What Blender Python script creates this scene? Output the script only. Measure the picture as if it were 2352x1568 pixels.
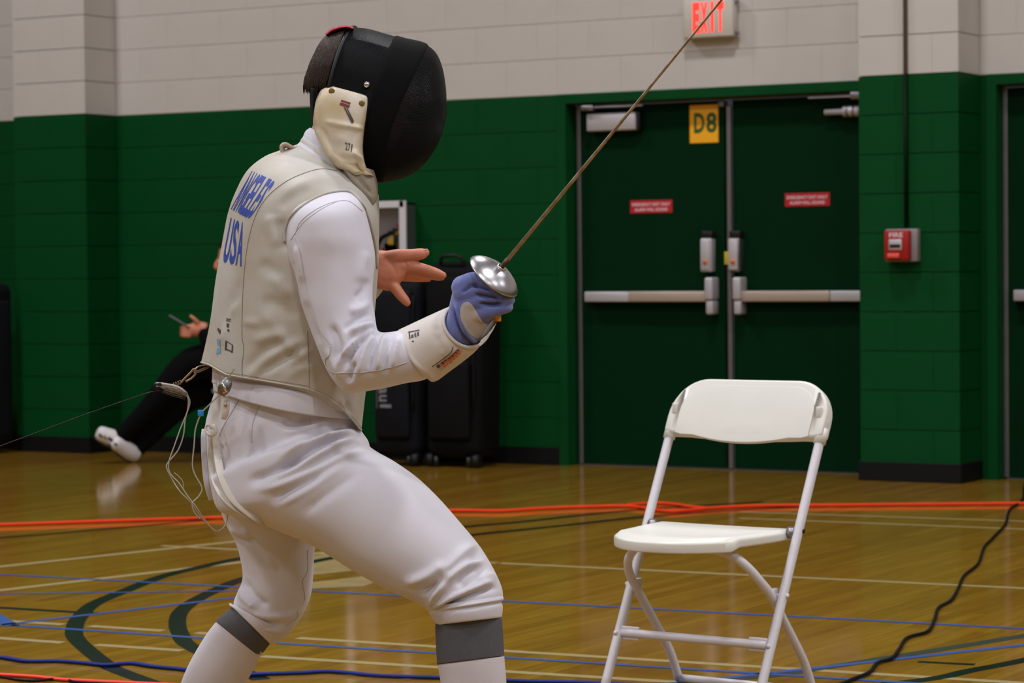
import bpy, bmesh, math, random
import numpy as np
from mathutils import Vector, Matrix
from mathutils.bvhtree import BVHTree
random.seed(7)
D = bpy.data
SC = bpy.context.scene
for _o in list(D.objects):
    D.objects.remove(_o)
COL = SC.collection

# ------------------------------------------------------------ camera
FOC, CAMH = 6135.0, 1.12                       # focal length in pixels of a 2352 px wide frame, eye height
YAW, PITCH, ROLL = math.radians(30.5), 168 / 6135.0, 0.0094
CP = np.array([0, 0, CAMH])
FW = np.array([-math.sin(YAW) * math.cos(PITCH), math.cos(YAW) * math.cos(PITCH), -math.sin(PITCH)])
_r = np.array([math.cos(YAW), math.sin(YAW), 0.0])
_u = np.cross(_r, FW)
RT = _r * math.cos(ROLL) - _u * math.sin(ROLL)
UP = _u * math.cos(ROLL) + _r * math.sin(ROLL)
cd = D.cameras.new('camera')
cam = D.objects.new('camera', cd)
COL.objects.link(cam)
cd.sensor_width = 36.0
cd.lens = FOC / 2352 * 36.0
cd.clip_start, cd.clip_end = 0.1, 200
cam.matrix_world = Matrix(((RT[0], UP[0], -FW[0], CP[0]), (RT[1], UP[1], -FW[1], CP[1]), (RT[2], UP[2], -FW[2], CP[2]), (0, 0, 0, 1)))
cd.dof.use_dof = True
cd.dof.focus_distance = 5.4
cd.dof.aperture_fstop = 9.5
SC.camera = cam

# ------------------------------------------------------------ world, lamps, exposure
SC.view_settings.view_transform = 'Standard'
SC.view_settings.look = 'None'
SC.view_settings.gamma = 1.0
SC.view_settings.use_curve_mapping = False
SC.view_settings.exposure = 0.27
W = D.worlds.new('world')
SC.world = W
W.use_nodes = True
W.node_tree.nodes['Background'].inputs[0].default_value = (0.9, 0.95, 1.0, 1)
W.node_tree.nodes['Background'].inputs[1].default_value = 0.03
CEIL = 7.6
LAMP_W = 128.0
for lx in (-10.9, -5.2, 0.5, 6.2):             # round high-bay lamps hanging under the gym ceiling
    for ly in (-4.4, 0.4, 5.2, 10.0):
        l = D.lights.new('high_bay_light', 'AREA')
        l.shape = 'DISK'
        l.size = 0.7
        l.spread = math.radians(155)
        l.energy = LAMP_W
        l.color = (0.98, 0.97, 1.0)
        lo = D.objects.new('high_bay_light', l)
        lo.location = (lx, ly, CEIL - 0.5)
        COL.objects.link(lo)

# ------------------------------------------------------------ helpers
def lin(c):
    return tuple(((v / 255) / 12.92 if v / 255 <= 0.04045 else ((v / 255 + 0.055) / 1.055) ** 2.4) for v in c[:3]) + (1.0,)

def P(x, y, z):                                # point seen at pixel (x, y), z metres away along the view axis
    x, y, z = np.broadcast_arrays(np.asarray(x, float), np.asarray(y, float), np.asarray(z, float))
    return CP + (FW + ((x - 1176) / FOC)[..., None] * RT - ((y - 784) / FOC)[..., None] * UP) * z[..., None]

def proj(v):
    q = np.asarray(v, float) - CP
    z = q @ FW
    return 1176 + FOC * (q @ RT) / z, 784 - FOC * (q @ UP) / z, z

def FL(x, y, h=0.0):                           # point of the floor (or the level h) seen at a pixel
    d = FW + RT * (x - 1176) / FOC - UP * (y - 784) / FOC
    return CP + d * (h - CAMH) / d[2]

def mat(name, col, rough=0.6, metal=0.0, var=0.0, vs=6.0, bump=0.0, bs=150.0, col2=None, spec=0.5, sheen=0.0, sss=0.0, coat=0.0):
    m = D.materials.new(name)
    m.use_nodes = True
    nt = m.node_tree
    b = nt.nodes['Principled BSDF']
    b.inputs['Base Color'].default_value = lin(col)
    b.inputs['Roughness'].default_value = rough
    b.inputs['Metallic'].default_value = metal
    b.inputs['Specular IOR Level'].default_value = spec
    b.inputs['Sheen Weight'].default_value = sheen
    b.inputs['Coat Weight'].default_value = coat
    if sss:
        b.inputs['Subsurface Weight'].default_value = sss
        b.inputs['Subsurface Radius'].default_value = (0.012, 0.005, 0.003)
        b.inputs['Subsurface Scale'].default_value = 0.6
    tc = nt.nodes.new('ShaderNodeTexCoord')
    n = nt.nodes.new('ShaderNodeTexNoise')
    n.inputs['Scale'].default_value = vs
    n.inputs['Detail'].default_value = 5
    nt.links.new(tc.outputs['Object'], n.inputs['Vector'])
    r = nt.nodes.new('ShaderNodeValToRGB')
    c = lin(col)
    c2 = lin(col2) if col2 else tuple(v * (1 - var) for v in c[:3]) + (1,)
    r.color_ramp.elements[0].position, r.color_ramp.elements[1].position = 0.35, 0.65
    r.color_ramp.elements[0].color, r.color_ramp.elements[1].color = c2, c
    nt.links.new(n.outputs['Fac'], r.inputs['Fac'])
    nt.links.new(r.outputs['Color'], b.inputs['Base Color'])
    if bump:
        n2 = nt.nodes.new('ShaderNodeTexNoise')
        n2.inputs['Scale'].default_value = bs
        n2.inputs['Detail'].default_value = 3
        nt.links.new(tc.outputs['Object'], n2.inputs['Vector'])
        bp = nt.nodes.new('ShaderNodeBump')
        bp.inputs['Strength'].default_value = bump
        bp.inputs['Distance'].default_value = 0.002
        nt.links.new(n2.outputs['Fac'], bp.inputs['Height'])
        nt.links.new(bp.outputs['Normal'], b.inputs['Normal'])
    return m

def emit(name, col, s):
    m = D.materials.new(name)
    m.use_nodes = True
    b = m.node_tree.nodes['Principled BSDF']
    b.inputs['Base Color'].default_value = lin(col)
    b.inputs['Emission Color'].default_value = lin(col)
    b.inputs['Emission Strength'].default_value = s
    return m

def put(name, v, f, m, parent=None, smooth=True, label=None, cat=None, group=None, kind=None):
    me = D.meshes.new(name)
    me.from_pydata([tuple(map(float, p)) for p in v], [], [tuple(map(int, q)) for q in f])
    me.update()
    if m:
        me.materials.append(m)
    if smooth:
        me.shade_smooth()
    o = D.objects.new(name, me)
    COL.objects.link(o)
    return dress(o, parent, label, cat, group, kind)

def dress(o, parent=None, label=None, cat=None, group=None, kind=None):
    if parent:
        o.parent = parent
        o.matrix_parent_inverse = world_of(parent).inverted()
    if label: o['label'] = label
    if cat: o['category'] = cat
    if group: o['group'] = group
    if kind: o['kind'] = kind
    return o

def world_of(o):
    w = Matrix.LocRotScale(o.location, o.rotation_euler, o.scale)
    return world_of(o.parent) @ o.matrix_parent_inverse @ w if o.parent else w

def empty(name, loc, label, cat, group=None):
    o = D.objects.new(name, None)
    o.empty_display_size = 0.1
    o.location = tuple(map(float, loc))
    COL.objects.link(o)
    return dress(o, None, label, cat, group)

def copy_tree(o, parent=None):
    c = o.copy()
    COL.objects.link(c)
    if parent:
        c.parent = parent
        c.matrix_parent_inverse = o.matrix_parent_inverse.copy()
    for ch in o.children:
        copy_tree(ch, c)
    return c

def join(*parts):
    V, Fc, n = [], [], 0
    for v, f in parts:
        v = np.asarray(v, float)
        V.append(v)
        Fc += [tuple(i + n for i in q) for q in f]
        n += len(v)
    return np.vstack(V), Fc

def box(x0, x1, y0, y1, z0, z1):
    v = [(x, y, z) for x in (x0, x1) for y in (y0, y1) for z in (z0, z1)]
    return np.array(v, float), [(0, 1, 3, 2), (4, 6, 7, 5), (0, 4, 5, 1), (2, 3, 7, 6), (0, 2, 6, 4), (1, 5, 7, 3)]

def bbox(x0, x1, y0, y1, z0, z1, r=0.004, seg=2):       # box with rounded edges
    bm = bmesh.new()
    bmesh.ops.create_cube(bm, size=1)
    for q in bm.verts:
        q.co = Vector((x0 + (q.co.x + .5) * (x1 - x0), y0 + (q.co.y + .5) * (y1 - y0), z0 + (q.co.z + .5) * (z1 - z0)))
    bmesh.ops.bevel(bm, geom=bm.edges[:], offset=r, segments=seg, affect='EDGES', profile=0.5)
    return unbm(bm)

def unbm(bm):
    bm.verts.index_update()
    v = np.array([q.co[:] for q in bm.verts])
    f = [tuple(q.index for q in fc.verts) for fc in bm.faces]
    bm.free()
    return v, f

def cr(pts, n):                                 # Catmull-Rom through rows of numbers
    p = np.asarray(pts, float)
    if len(p) < 3:
        t = np.linspace(0, 1, n)[:, None]
        return p[0] * (1 - t) + p[-1] * t
    p = np.vstack([2 * p[0] - p[1], p, 2 * p[-1] - p[-2]])
    k = len(p) - 3
    out = []
    for t in np.linspace(0, k - 1e-9, n):
        i = int(t); u = t - i
        a, b, c, d = p[i], p[i + 1], p[i + 2], p[i + 3]
        out.append(.5 * ((2 * b) + (c - a) * u + (2 * a - 5 * b + 4 * c - d) * u * u + (3 * b - a - 3 * c + d) * u ** 3))
    return np.array(out)

def grid_faces(n, m, wrap=True, cap=True):
    f = []
    for i in range(n - 1):
        for j in range(m if wrap else m - 1):
            f.append((i * m + j, i * m + (j + 1) % m, (i + 1) * m + (j + 1) % m, (i + 1) * m + j))
    if cap and wrap:
        f.append(tuple(range(m - 1, -1, -1)))
        f.append(tuple((n - 1) * m + j for j in range(m)))
    return f

def outward(V, f, n, m):                        # wind the faces so that they look away from the section centres
    g = V.reshape(n, m, 3)
    i = n // 2 - 1
    a, b, c = g[i, 0], g[i, 1], g[i + 1, 0]
    if np.cross(b - a, c - a) @ (a - g[i].mean(0)) < 0:
        return [q[::-1] for q in f]
    return f

def loft(st, n=40, m=48, e=2.0, cap=True, grow=0.0):
    # each station: outline point a (x, y), outline point b (x, y), depth of its middle, half depth [, bow x, bow y]
    st = np.array([tuple(s) + (0,) * (10 - len(s)) for s in st], float)
    q = cr(st, n)
    t = np.linspace(0, 2 * math.pi, m, endpoint=False)
    ct = np.sign(np.cos(t)) * np.abs(np.cos(t)) ** (2 / e)
    sn = np.sign(np.sin(t)) * np.abs(np.sin(t)) ** (2 / e)
    V = []
    for s in q:
        mx, my = (s[0] + s[2]) / 2, (s[1] + s[3]) / 2
        hx, hy = (s[0] - s[2]) / 2, (s[1] - s[3]) / 2
        if grow:
            k = 1 + grow * FOC / s[4] / math.hypot(hx, hy)
            hx *= k; hy *= k
        V.append(P(mx + hx * ct + s[6] * sn ** 2 + s[8] * sn, my + hy * ct + s[7] * sn ** 2 + s[9] * sn, s[4] + (s[5] + grow) * sn))
    V = np.vstack(V)
    return V, outward(V, grid_faces(n, m, True, cap), n, m)

def tube(pts, r, n=None, m=10, cap=True, flat=1.0, up=None):
    # swept round (or flattened) section through 3-D points
    p = np.asarray(pts, float)
    r = np.broadcast_to(np.asarray(r, float), (len(p),)) if np.ndim(r) < 2 else r
    if n:
        q = cr(np.hstack([p, np.asarray(r)[:, None]]), n)
        p, r = q[:, :3], q[:, 3]
    T = np.gradient(p, axis=0)
    T /= np.linalg.norm(T, axis=1)[:, None] + 1e-12
    a = np.asarray(up, float) if up is not None else np.array([0, 0, 1.0])
    if abs(T[0] @ a) > 0.9 and up is None:
        a = np.array([1.0, 0, 0])
    t = np.linspace(0, 2 * math.pi, m, endpoint=False)
    V = []
    for i in range(len(p)):
        a = a - T[i] * (a @ T[i])
        a /= np.linalg.norm(a) + 1e-12
        b = np.cross(T[i], a)
        V.append(p[i] + r[i] * (np.outer(np.cos(t), b) + flat * np.outer(np.sin(t), a)))
    return np.vstack(V), grid_faces(len(p), m, True, cap)

def finger(pts, n=22, m=14):                     # tapered limb with rounded ends, points (x, y, depth, radius)
    q = np.array([P(x, y, z) for x, y, z, r in pts])
    return join(tube(q, [r for *_, r in pts], n, m), ball(q[0], pts[0][3], 14, 10), ball(q[-1], pts[-1][3], 14, 10))

def ball(c, r, seg=16, rings=10):
    c = np.asarray(c, float); r = np.broadcast_to(np.asarray(r, float), (3,))
    bm = bmesh.new()
    bmesh.ops.create_uvsphere(bm, u_segments=seg, v_segments=rings, radius=1)
    v, f = unbm(bm)
    return v * r + c, f

def lathe(prof, seg=32, axis_o=(0, 0, 0), ax=(0, 0, 1)):
    ax = np.asarray(ax, float) / np.linalg.norm(ax)
    a = np.cross(ax, (0, 0, 1.0) if abs(ax[2]) < .9 else (1.0, 0, 0)); a /= np.linalg.norm(a)
    b = np.cross(ax, a)
    t = np.linspace(0, 2 * math.pi, seg, endpoint=False)
    V = [np.asarray(axis_o) + ax * h + max(r, 1e-5) * (np.outer(np.cos(t), a) + np.outer(np.sin(t), b)) for r, h in prof]
    return np.vstack(V), grid_faces(len(prof), seg, True, True)

def prism(poly, y0, y1):                        # outline in (x, z) extruded along y
    n = len(poly)
    v = [(x, y0, z) for x, z in poly] + [(x, y1, z) for x, z in poly]
    f = [tuple(range(n)), tuple(range(2 * n - 1, n - 1, -1))] + [(i, i + n, (i + 1) % n + n, (i + 1) % n) for i in range(n)]
    return np.array(v, float), f

def arr(o_or_me):
    me = o_or_me.data if hasattr(o_or_me, 'data') else o_or_me
    v = np.empty(len(me.vertices) * 3); me.vertices.foreach_get('co', v)
    return v.reshape(-1, 3), [tuple(p.vertices) for p in me.polygons]

def vox(parts, size, it=6, lam=0.5):            # weld overlapping solids into one continuous skin
    v, f = join(*parts)
    o = put('tmp', v, f, None)
    md = o.modifiers.new('r', 'REMESH')
    md.mode = 'VOXEL'; md.voxel_size = size; md.adaptivity = 0
    me = D.meshes.new_from_object(o.evaluated_get(bpy.context.evaluated_depsgraph_get()))
    v, f = arr(me)
    D.objects.remove(o); D.meshes.remove(me)
    return smooth(v, f, it, lam), f

def edges_of(f):
    e = np.array([(q[i], q[(i + 1) % len(q)]) for q in f for i in range(len(q))])
    return np.unique(np.sort(e, axis=1), axis=0)

def smooth(v, f, it, lam=0.5):
    e = edges_of(f)
    cnt = np.bincount(e.ravel(), minlength=len(v))[:, None]
    for k in range(it):
        s = np.zeros_like(v)
        for c in range(3):
            s[:, c] = np.bincount(e[:, 0], v[e[:, 1], c], len(v)) + np.bincount(e[:, 1], v[e[:, 0], c], len(v))
        v = v + lam * (s / np.maximum(cnt, 1) - v)
    return v

def normals(v, f):
    q = np.array([(a[0], a[1], a[2]) for a in f] + [(a[0], a[2], a[3]) for a in f if len(a) == 4])
    n = np.cross(v[q[:, 1]] - v[q[:, 0]], v[q[:, 2]] - v[q[:, 0]])
    N = np.zeros_like(v)
    for c in range(3):
        for k in range(3):
            N[:, c] += np.bincount(q[:, k], n[:, c], len(v))
    N /= np.linalg.norm(N, axis=1)[:, None] + 1e-15
    return N

def seg_dist(x, y, pts):
    best = np.full(len(x), 1e9); par = np.zeros(len(x))
    pts = np.asarray(pts, float)
    L = np.r_[0, np.cumsum(np.hypot(*np.diff(pts, axis=0).T))]
    for i in range(len(pts) - 1):
        a, b = pts[i], pts[i + 1]
        d = b - a; l2 = d @ d
        t = np.clip(((x - a[0]) * d[0] + (y - a[1]) * d[1]) / l2, 0, 1)
        r = np.hypot(x - a[0] - t * d[0], y - a[1] - t * d[1])
        k = r < best
        best[k] = r[k]; par[k] = (L[i] + t[k] * math.sqrt(l2)) / L[-1]
    return best, par

def folds(v, f, cs):                            # cloth folds: ridges (+) and valleys (-) along lines on the side facing the camera
    N = normals(v, f)
    x, y, z = proj(v)
    face = np.clip(-(N @ FW) * 1.6, 0, 1)
    d = np.zeros(len(v))
    for pts, w, amp in cs:
        q = cr(pts, 24) if len(pts) > 2 else np.array(pts, float)
        r, t = seg_dist(x, y, q)
        d += amp * np.exp(-(r / w) ** 2) * np.clip(np.minimum(t, 1 - t) * 5 + .08, 0, 1)
    return v + N * (d * face)[:, None]

class Skin:                                     # ray casting on a finished surface, to lay seams, prints and trims on it
    def __init__(self, *parts):
        v, f = join(*parts)
        self.t = BVHTree.FromPolygons([tuple(p) for p in v], f)
    def at(self, x, y, off=0.0, default=None):
        d = FW + RT * (x - 1176) / FOC - UP * (y - 784) / FOC
        h = self.t.ray_cast(Vector(CP), Vector(d).normalized())
        if h[0] is None:
            return None if default is None else P(x, y, default)
        n = np.array(h[1])
        if n @ FW > 0: n = -n
        return np.array(h[0]) + n * off
    def path(self, pts, n=30, off=0.0, default=None):
        q = [self.at(x, y, off, default) for x, y in (cr(pts, n) if len(pts) > 2 else np.linspace(pts[0], pts[-1], n))]
        return np.array([p for p in q if p is not None])

def text_mesh(s, bold=0.0, width=1.0, subdiv=0):
    c = D.curves.new('t', 'FONT')
    c.body = s; c.align_x = 'CENTER'; c.align_y = 'CENTER'; c.offset = bold; c.resolution_u = 3
    o = D.objects.new('t', c)
    COL.objects.link(o)
    me = D.meshes.new_from_object(o.evaluated_get(bpy.context.evaluated_depsgraph_get()))
    bm = bmesh.new(); bm.from_mesh(me)
    for k in range(subdiv):
        bmesh.ops.triangulate(bm, faces=bm.faces[:])
        bmesh.ops.subdivide_edges(bm, edges=[e for e in bm.edges if e.calc_length() > 0.08], cuts=1)
    v, f = unbm(bm)
    D.objects.remove(o); D.meshes.remove(me); D.curves.remove(c)
    lo, hi = v.min(0), v.max(0)
    return (v - (lo + hi) / 2) / np.maximum(hi - lo, 1e-9), f    # x, y in -0.5..0.5

def text_on_wall(s, x, z, w, h, y, m, parent, name='lettering', bold=0.0, split=False):
    if split:                                   # every letter a piece of its own
        n = len(s)
        for i, ch in enumerate(s):
            text_on_wall(ch, x + ((i + .5) / n - .5) * w, z, w / n * (.34 if ch == 'I' else .86), h, y, m, parent, 'letter', bold)
        return
    v, f = text_mesh(s, bold)
    q = np.c_[x + v[:, 0] * w, np.full(len(v), y), z + v[:, 1] * h]
    return put(name, q, [t[::-1] for t in f], m, parent, False)
# ------------------------------------------------------------ materials of the place
m_white_paint = mat('white_block_paint', (192, 187, 182), 0.55, var=0.06, vs=3, bump=0.2, bs=90)
m_green_paint = mat('green_block_paint', (2, 66, 27), 0.55, var=0.10, vs=3, spec=.10, bump=0.25, bs=90)
m_green_door = mat('green_door_paint', (0, 38, 16), 0.6, var=0.08, vs=3, spec=.06)
m_base = mat('black_rubber_base', (9, 9, 11), 0.6, spec=.2)
m_steel = mat('brushed_steel', (150, 146, 150), 0.38, 0.9, var=0.1, vs=20)
m_alu = mat('pale_aluminium', (190, 186, 190), 0.42, 0.35, var=0.05)
m_chrome = mat('polished_metal', (215, 215, 220), 0.18, 1.0)
m_dark = mat('dark_metal', (40, 38, 36), 0.4, 0.6)
m_black = mat('black_plastic', (10, 10, 11), 0.5, spec=.3)
m_red = mat('red_plastic', (152, 26, 22), 0.45, spec=.3)
m_redsign = mat('red_sticker', (178, 18, 34), 0.5)
m_whiteprint = mat('white_print', (215, 200, 205), 0.6)
m_yellow = mat('yellow_sign', (240, 170, 10), 0.5)
m_greenprint = mat('green_print', (40, 80, 20), 0.6)
m_ceiling = mat('ceiling_deck', (120, 120, 118), 0.8, var=0.05)

def floor_material():
    m = D.materials.new('varnished_maple_strips')
    m.use_nodes = True
    nt = m.node_tree; L = nt.links.new
    b = nt.nodes['Principled BSDF']
    tc = nt.nodes.new('ShaderNodeTexCoord')
    mp = nt.nodes.new('ShaderNodeMapping'); mp.inputs['Rotation'].default_value = (0, 0, math.pi / 2)
    L(tc.outputs['Object'], mp.inputs['Vector'])
    br = nt.nodes.new('ShaderNodeTexBrick')
    br.offset = 0.37
    br.inputs['Color1'].default_value = lin((146, 110, 34)); br.inputs['Color2'].default_value = lin((130, 94, 27))
    br.inputs['Mortar'].default_value = lin((96, 62, 22))
    br.inputs['Scale'].default_value = 1.0; br.inputs['Mortar Size'].default_value = 0.0006
    br.inputs['Brick Width'].default_value = 1.1; br.inputs['Row Height'].default_value = 0.057
    L(mp.outputs['Vector'], br.inputs['Vector'])
    mp2 = nt.nodes.new('ShaderNodeMapping'); mp2.inputs['Scale'].default_value = (26, 1.3, 1)
    L(tc.outputs['Object'], mp2.inputs['Vector'])
    n = nt.nodes.new('ShaderNodeTexNoise'); n.inputs['Scale'].default_value = 2.0; n.inputs['Detail'].default_value = 6
    L(mp2.outputs['Vector'], n.inputs['Vector'])
    mx = nt.nodes.new('ShaderNodeMix'); mx.data_type = 'RGBA'; mx.blend_type = 'MULTIPLY'; mx.inputs['Factor'].default_value = 0.45
    rp = nt.nodes.new('ShaderNodeValToRGB')
    rp.color_ramp.elements[0].color = (.55, .5, .42, 1); rp.color_ramp.elements[1].color = (1.15, 1.15, 1.15, 1)
    rp.color_ramp.elements[0].position, rp.color_ramp.elements[1].position = .3, .7
    L(n.outputs['Fac'], rp.inputs['Fac'])
    L(br.outputs['Color'], mx.inputs['A']); L(rp.outputs['Color'], mx.inputs['B'])
    L(mx.outputs['Result'], b.inputs['Base Color'])
    b.inputs['Roughness'].default_value = 0.10
    b.inputs['Specular IOR Level'].default_value = 0.42
    bp = nt.nodes.new('ShaderNodeBump'); bp.inputs['Strength'].default_value = 0.03; bp.inputs['Distance'].default_value = 0.002
    L(n.outputs['Fac'], bp.inputs['Height']); L(bp.outputs['Normal'], b.inputs['Normal'])
    return m
m_floor = floor_material()

# ------------------------------------------------------------ the hall
X0, X1, YB, WY = -16.0, 9.0, -8.0, 13.18       # side walls, wall behind the camera, far wall
SPLIT, CO = 2.096, 0.2032                       # height of the green paint, height of a block course
floor = put('floor', *box(X0, X1, YB, WY + .2, -0.2, 0), m_floor, smooth=False, kind='structure')
put('ceiling', *box(X0, X1, YB, WY + .2, CEIL, CEIL + .2), m_ceiling, smooth=False, kind='structure')
for nm, a in (('wall_left', (X0 - .2, X0, YB, WY + .2)), ('wall_right', (X1, X1 + .2, YB, WY + .2)), ('wall_front', (X0, X1, YB - .2, YB))):
    w = put(nm, *box(*a, SPLIT, CEIL), m_white_paint, smooth=False, kind='structure')
    put('painted_dado', *box(*a, 0, SPLIT), m_green_paint, w, False)

DX0, DX1 = -7.45, -5.36                         # opening of the double door
RX0, RX1 = -4.90, -2.85                         # opening of the next double door
wall = put('wall_back', *join(box(X0, X1, WY + .003, WY + .2, SPLIT, CEIL)), m_white_paint, smooth=False, kind='structure')
for a, b in ((X0, DX0), (DX1, RX0), (RX1, X1)):
    put('painted_dado', *box(a, b, WY + .004, WY + .2, 0, SPLIT), m_green_paint, wall, False)
blk = {}
def block(x0, x1, zi, yf, dp):
    z0, z1 = SPLIT + zi * CO, SPLIT + (zi + 1) * CO
    if z0 < 0: z0 = 0.0
    key = (round(x1 - x0, 3), round(z1 - z0, 3), dp, zi >= 0)
    if key not in blk:
        me = D.meshes.new('block')
        g = 0.0018 if z1 - z0 > .1 else 0.001
        v, f = bbox(-(x1 - x0) / 2 + .0001, (x1 - x0) / 2 - .0001, 0, dp, g, z1 - z0 - g, .0015 if z1 - z0 > .1 else .0007, 1)
        me.from_pydata([tuple(p) for p in v], [], f)
        me.materials.append(m_white_paint if zi >= 0 else m_green_paint)
        blk[key] = me
    o = D.objects.new('block', blk[key])
    o.location = ((x0 + x1) / 2, yf, z0)
    COL.objects.link(o)
    dress(o, wall)
def course(xa, xb, zi, yf, dp, stag):
    x = xa
    w = 0.203 if stag else 0.406
    while x < xb - .02:
        e = min(x + w, xb)
        if xb - e < .08: e = xb
        block(x, e, zi, yf, dp)
        x = e; w = 0.406
PL, PR = (-11.20, -10.625), (-5.487, -4.94)     # the two pilasters
for zi in range(-11, 4):
    s = zi % 2
    course(-12.2, PL[0], zi, WY, .006, s)
    course(PL[1], DX0, zi, WY, .006, s)
    if zi >= 0:
        course(DX0, PR[0], zi, WY, .006, s)
        course(PR[1], -3.6, zi, WY, .006, s)
    for q in (PL, PR):
        course(q[0], q[1], zi, WY - .30, .306, s)
for q in (PL, PR):
    put('pilaster_core', *box(q[0] + .006, q[1] - .006, WY - .294, WY, SPLIT + 4 * CO, CEIL), m_white_paint, wall, False)
def base(nm, x0, x1, y, d=.009, h=.10):
    put(nm, *bbox(x0, x1, y - d, y, 0, h, .003), m_base, smooth=False, kind='structure')
base('baseboard_back', PL[1], DX0, WY)
base('baseboard_left', X0, PL[0], WY)
for k, q in enumerate((PL, PR)):
    put('baseboard_' + ('pilaster_left', 'pilaster_right')[k], *join(bbox(q[0] - .009, q[1] + .009, WY - .309, WY - .30, 0, .10, .003),
        bbox(q[1], q[1] + .009, WY - .31, WY, 0, .10, .003), bbox(q[0] - .009, q[0], WY - .31, WY, 0, .10, .003)), m_base, smooth=False, kind='structure')

# ------------------------------------------------------------ doors
REC = 0.09                                      # leaves stand this far behind the wall face
def door_frame(n, x0, x1, mid):
    f = put('trim_%d' % n, *join(box(x0, x0 + .055, WY - .01, WY + .12, 0, SPLIT), box(x1 - .055, x1, WY - .01, WY + .12, 0, SPLIT),
            box(x0 + .055, x1 - .055, WY - .01, WY + .12, 2.045, SPLIT)), m_green_paint, smooth=False, kind='structure')
    put('weather_strip', *box(x0 + .056, x1 - .056, WY + REC - .02, WY + REC - .012, 2.033, 2.044), mat('bronze_strip', (92, 74, 36), .5, .3), f, False)
    return f
def leaf(n, x0, x1, hinge, label):
    d = put('door_%d' % n, *bbox(x0, x1, WY + REC, WY + REC + .045, .008, 2.03, .003), m_green_door, smooth=False, kind='structure')
    d['label'] = label
    y = WY + REC
    xs = x0 if hinge < 0 else x1
    if True:                                     # steel edge strip
        put('edge_strip', *bbox(xs - .004 if hinge < 0 else xs - .026, xs + .022 if hinge < 0 else xs + .004, y - .012, y, .01, 2.03, .003), m_steel, d, False)
    s = -hinge                                   # towards the latch side
    xl = x1 - .06 if hinge < 0 else x0 + .06
    xh = x0 + .07 if hinge < 0 else x1 - .07
    xm = xh + (xl - xh) * .36
    zc = .955
    bar = put('panic_bar', *bbox(min(xm, xl), max(xm, xl), y - .075, y - .03, zc - .03, zc + .03, .008), mat('push_bar_sleeve', (176, 160, 146), .45, .3), d)
    put('bar_end_cover', *bbox(min(xh, xm), max(xh, xm), y - .07, y - .028, zc - .029, zc + .029, .006), m_alu, bar)
    put('latch_case', *join(bbox(xl - .025, xl + .025, y - .095, y, zc - .02, zc + .105, .012, 3), bbox(xl - .022, xl + .022, y - .085, y, zc - .10, zc - .02, .012, 3)), m_alu, bar)
    put('bracket', *bbox(xh - .01, xh + .03, y - .03, y, zc - .028, zc + .028, .004), m_alu, bar)
    return d, y
door_frame(1, DX0, DX1, 0)
d1, yd = leaf(1, -7.37, -6.45, -1, 'left green leaf of the double exit door with yellow plate')
d2, _ = leaf(2, -6.40, -5.42, 1, 'right green leaf of the double exit door beside the pilaster')
put('edge_strip', *bbox(-6.428, -6.402, yd - .02, yd, .01, 2.0, .003), m_steel, d2, False)
door_frame(2, RX0, RX1, 0)
d3, _ = leaf(3, -4.84, -3.88, -1, 'green door leaf at the right edge beyond the pilaster')
d4, _ = leaf(4, -3.87, -2.91, 1, 'green door leaf outside the right edge of the picture')

def closer(d, x0, x1, s):                        # closer box, arm and its shoe on the head of the frame
    c = empty('door_closer', ((x0 + x1) / 2, yd, 1.94), 'grey box door closer at the top of the left exit leaf' if s < 0 else 'grey tube door closer at the top of the right exit leaf', 'door closer', 'door closers')
    if s < 0:
        put('body', *bbox(x0, x1, yd - .065, yd, 1.885, 1.985, .008), m_alu, c)
        put('arm', *join(bbox(x0 + .01, x1 + .06, yd - .09, yd - .07, 2.012, 2.022, .003), bbox(x0 - .02, x0 + .06, yd - .10, yd - .05, 2.0, 2.032, .008)), m_steel, c)
        put('cover_end', *bbox(x1, x1 + .02, yd - .05, yd, 1.885, 1.985, .004), m_dark, c)
    else:
        put('body', *tube([(x0, yd - .04, 1.94), (x0 + .1, yd - .04, 1.94), (x0 + .11, yd - .04, 1.94), (x1, yd - .04, 1.94)], [.017, .017, .03, .03], m=14), m_alu, c)
        put('rib', *join(*[tube([(x, yd - .04, 1.94), (x + .008, yd - .04, 1.94)], .034, m=14) for x in np.linspace(x0 + .13, x1 - .02, 6)]), m_steel, c)
        put('arm', *join(bbox(x0 - .08, x1 - .12, yd - .09, yd - .07, 2.012, 2.022, .003), bbox(x1 - .16, x1 - .08, yd - .11, yd - .05, 2.0, 2.04, .008)), m_steel, c)
closer(d1, -7.28, -6.97, -1)
closer(d2, -5.83, -5.50, 1)
def sticker(x, z, w, h, label):
    s = put('warning_sticker', *bbox(x - w / 2, x + w / 2, yd - .003, yd, z - h / 2, z + h / 2, .0012), m_redsign, None, False, label, 'sign', 'red alarm stickers on the exit leaves')
    text_on_wall('EMERGENCY EXIT ONLY', x, z + h * .18, w * .9, h * .24, yd - .0036, m_whiteprint, s, bold=.02)
    text_on_wall('ALARM WILL SOUND', x, z - h * .22, w * .78, h * .24, yd - .0036, m_whiteprint, s, bold=.02)
sticker(-6.905, 1.457, .265, .072, 'red sticker with white print on the left leaf below the closer')
sticker(-5.955, 1.476, .265, .072, 'red sticker with white print on the right leaf')
pl = put('number_plate', *bbox(-6.66, -6.484, yd - .006, yd, 1.80, 2.012, .004), m_yellow, None, False, 'yellow plate reading D8 at the top of the left leaf', 'sign')
text_on_wall('D8', -6.562, 1.912, .150, .112, yd - .0068, m_greenprint, pl, bold=.03, split=True)
put('corner_clip', *bbox(-6.475, -6.44, yd - .03, yd, 1.995, 2.03, .004), m_steel, d1)
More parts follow.
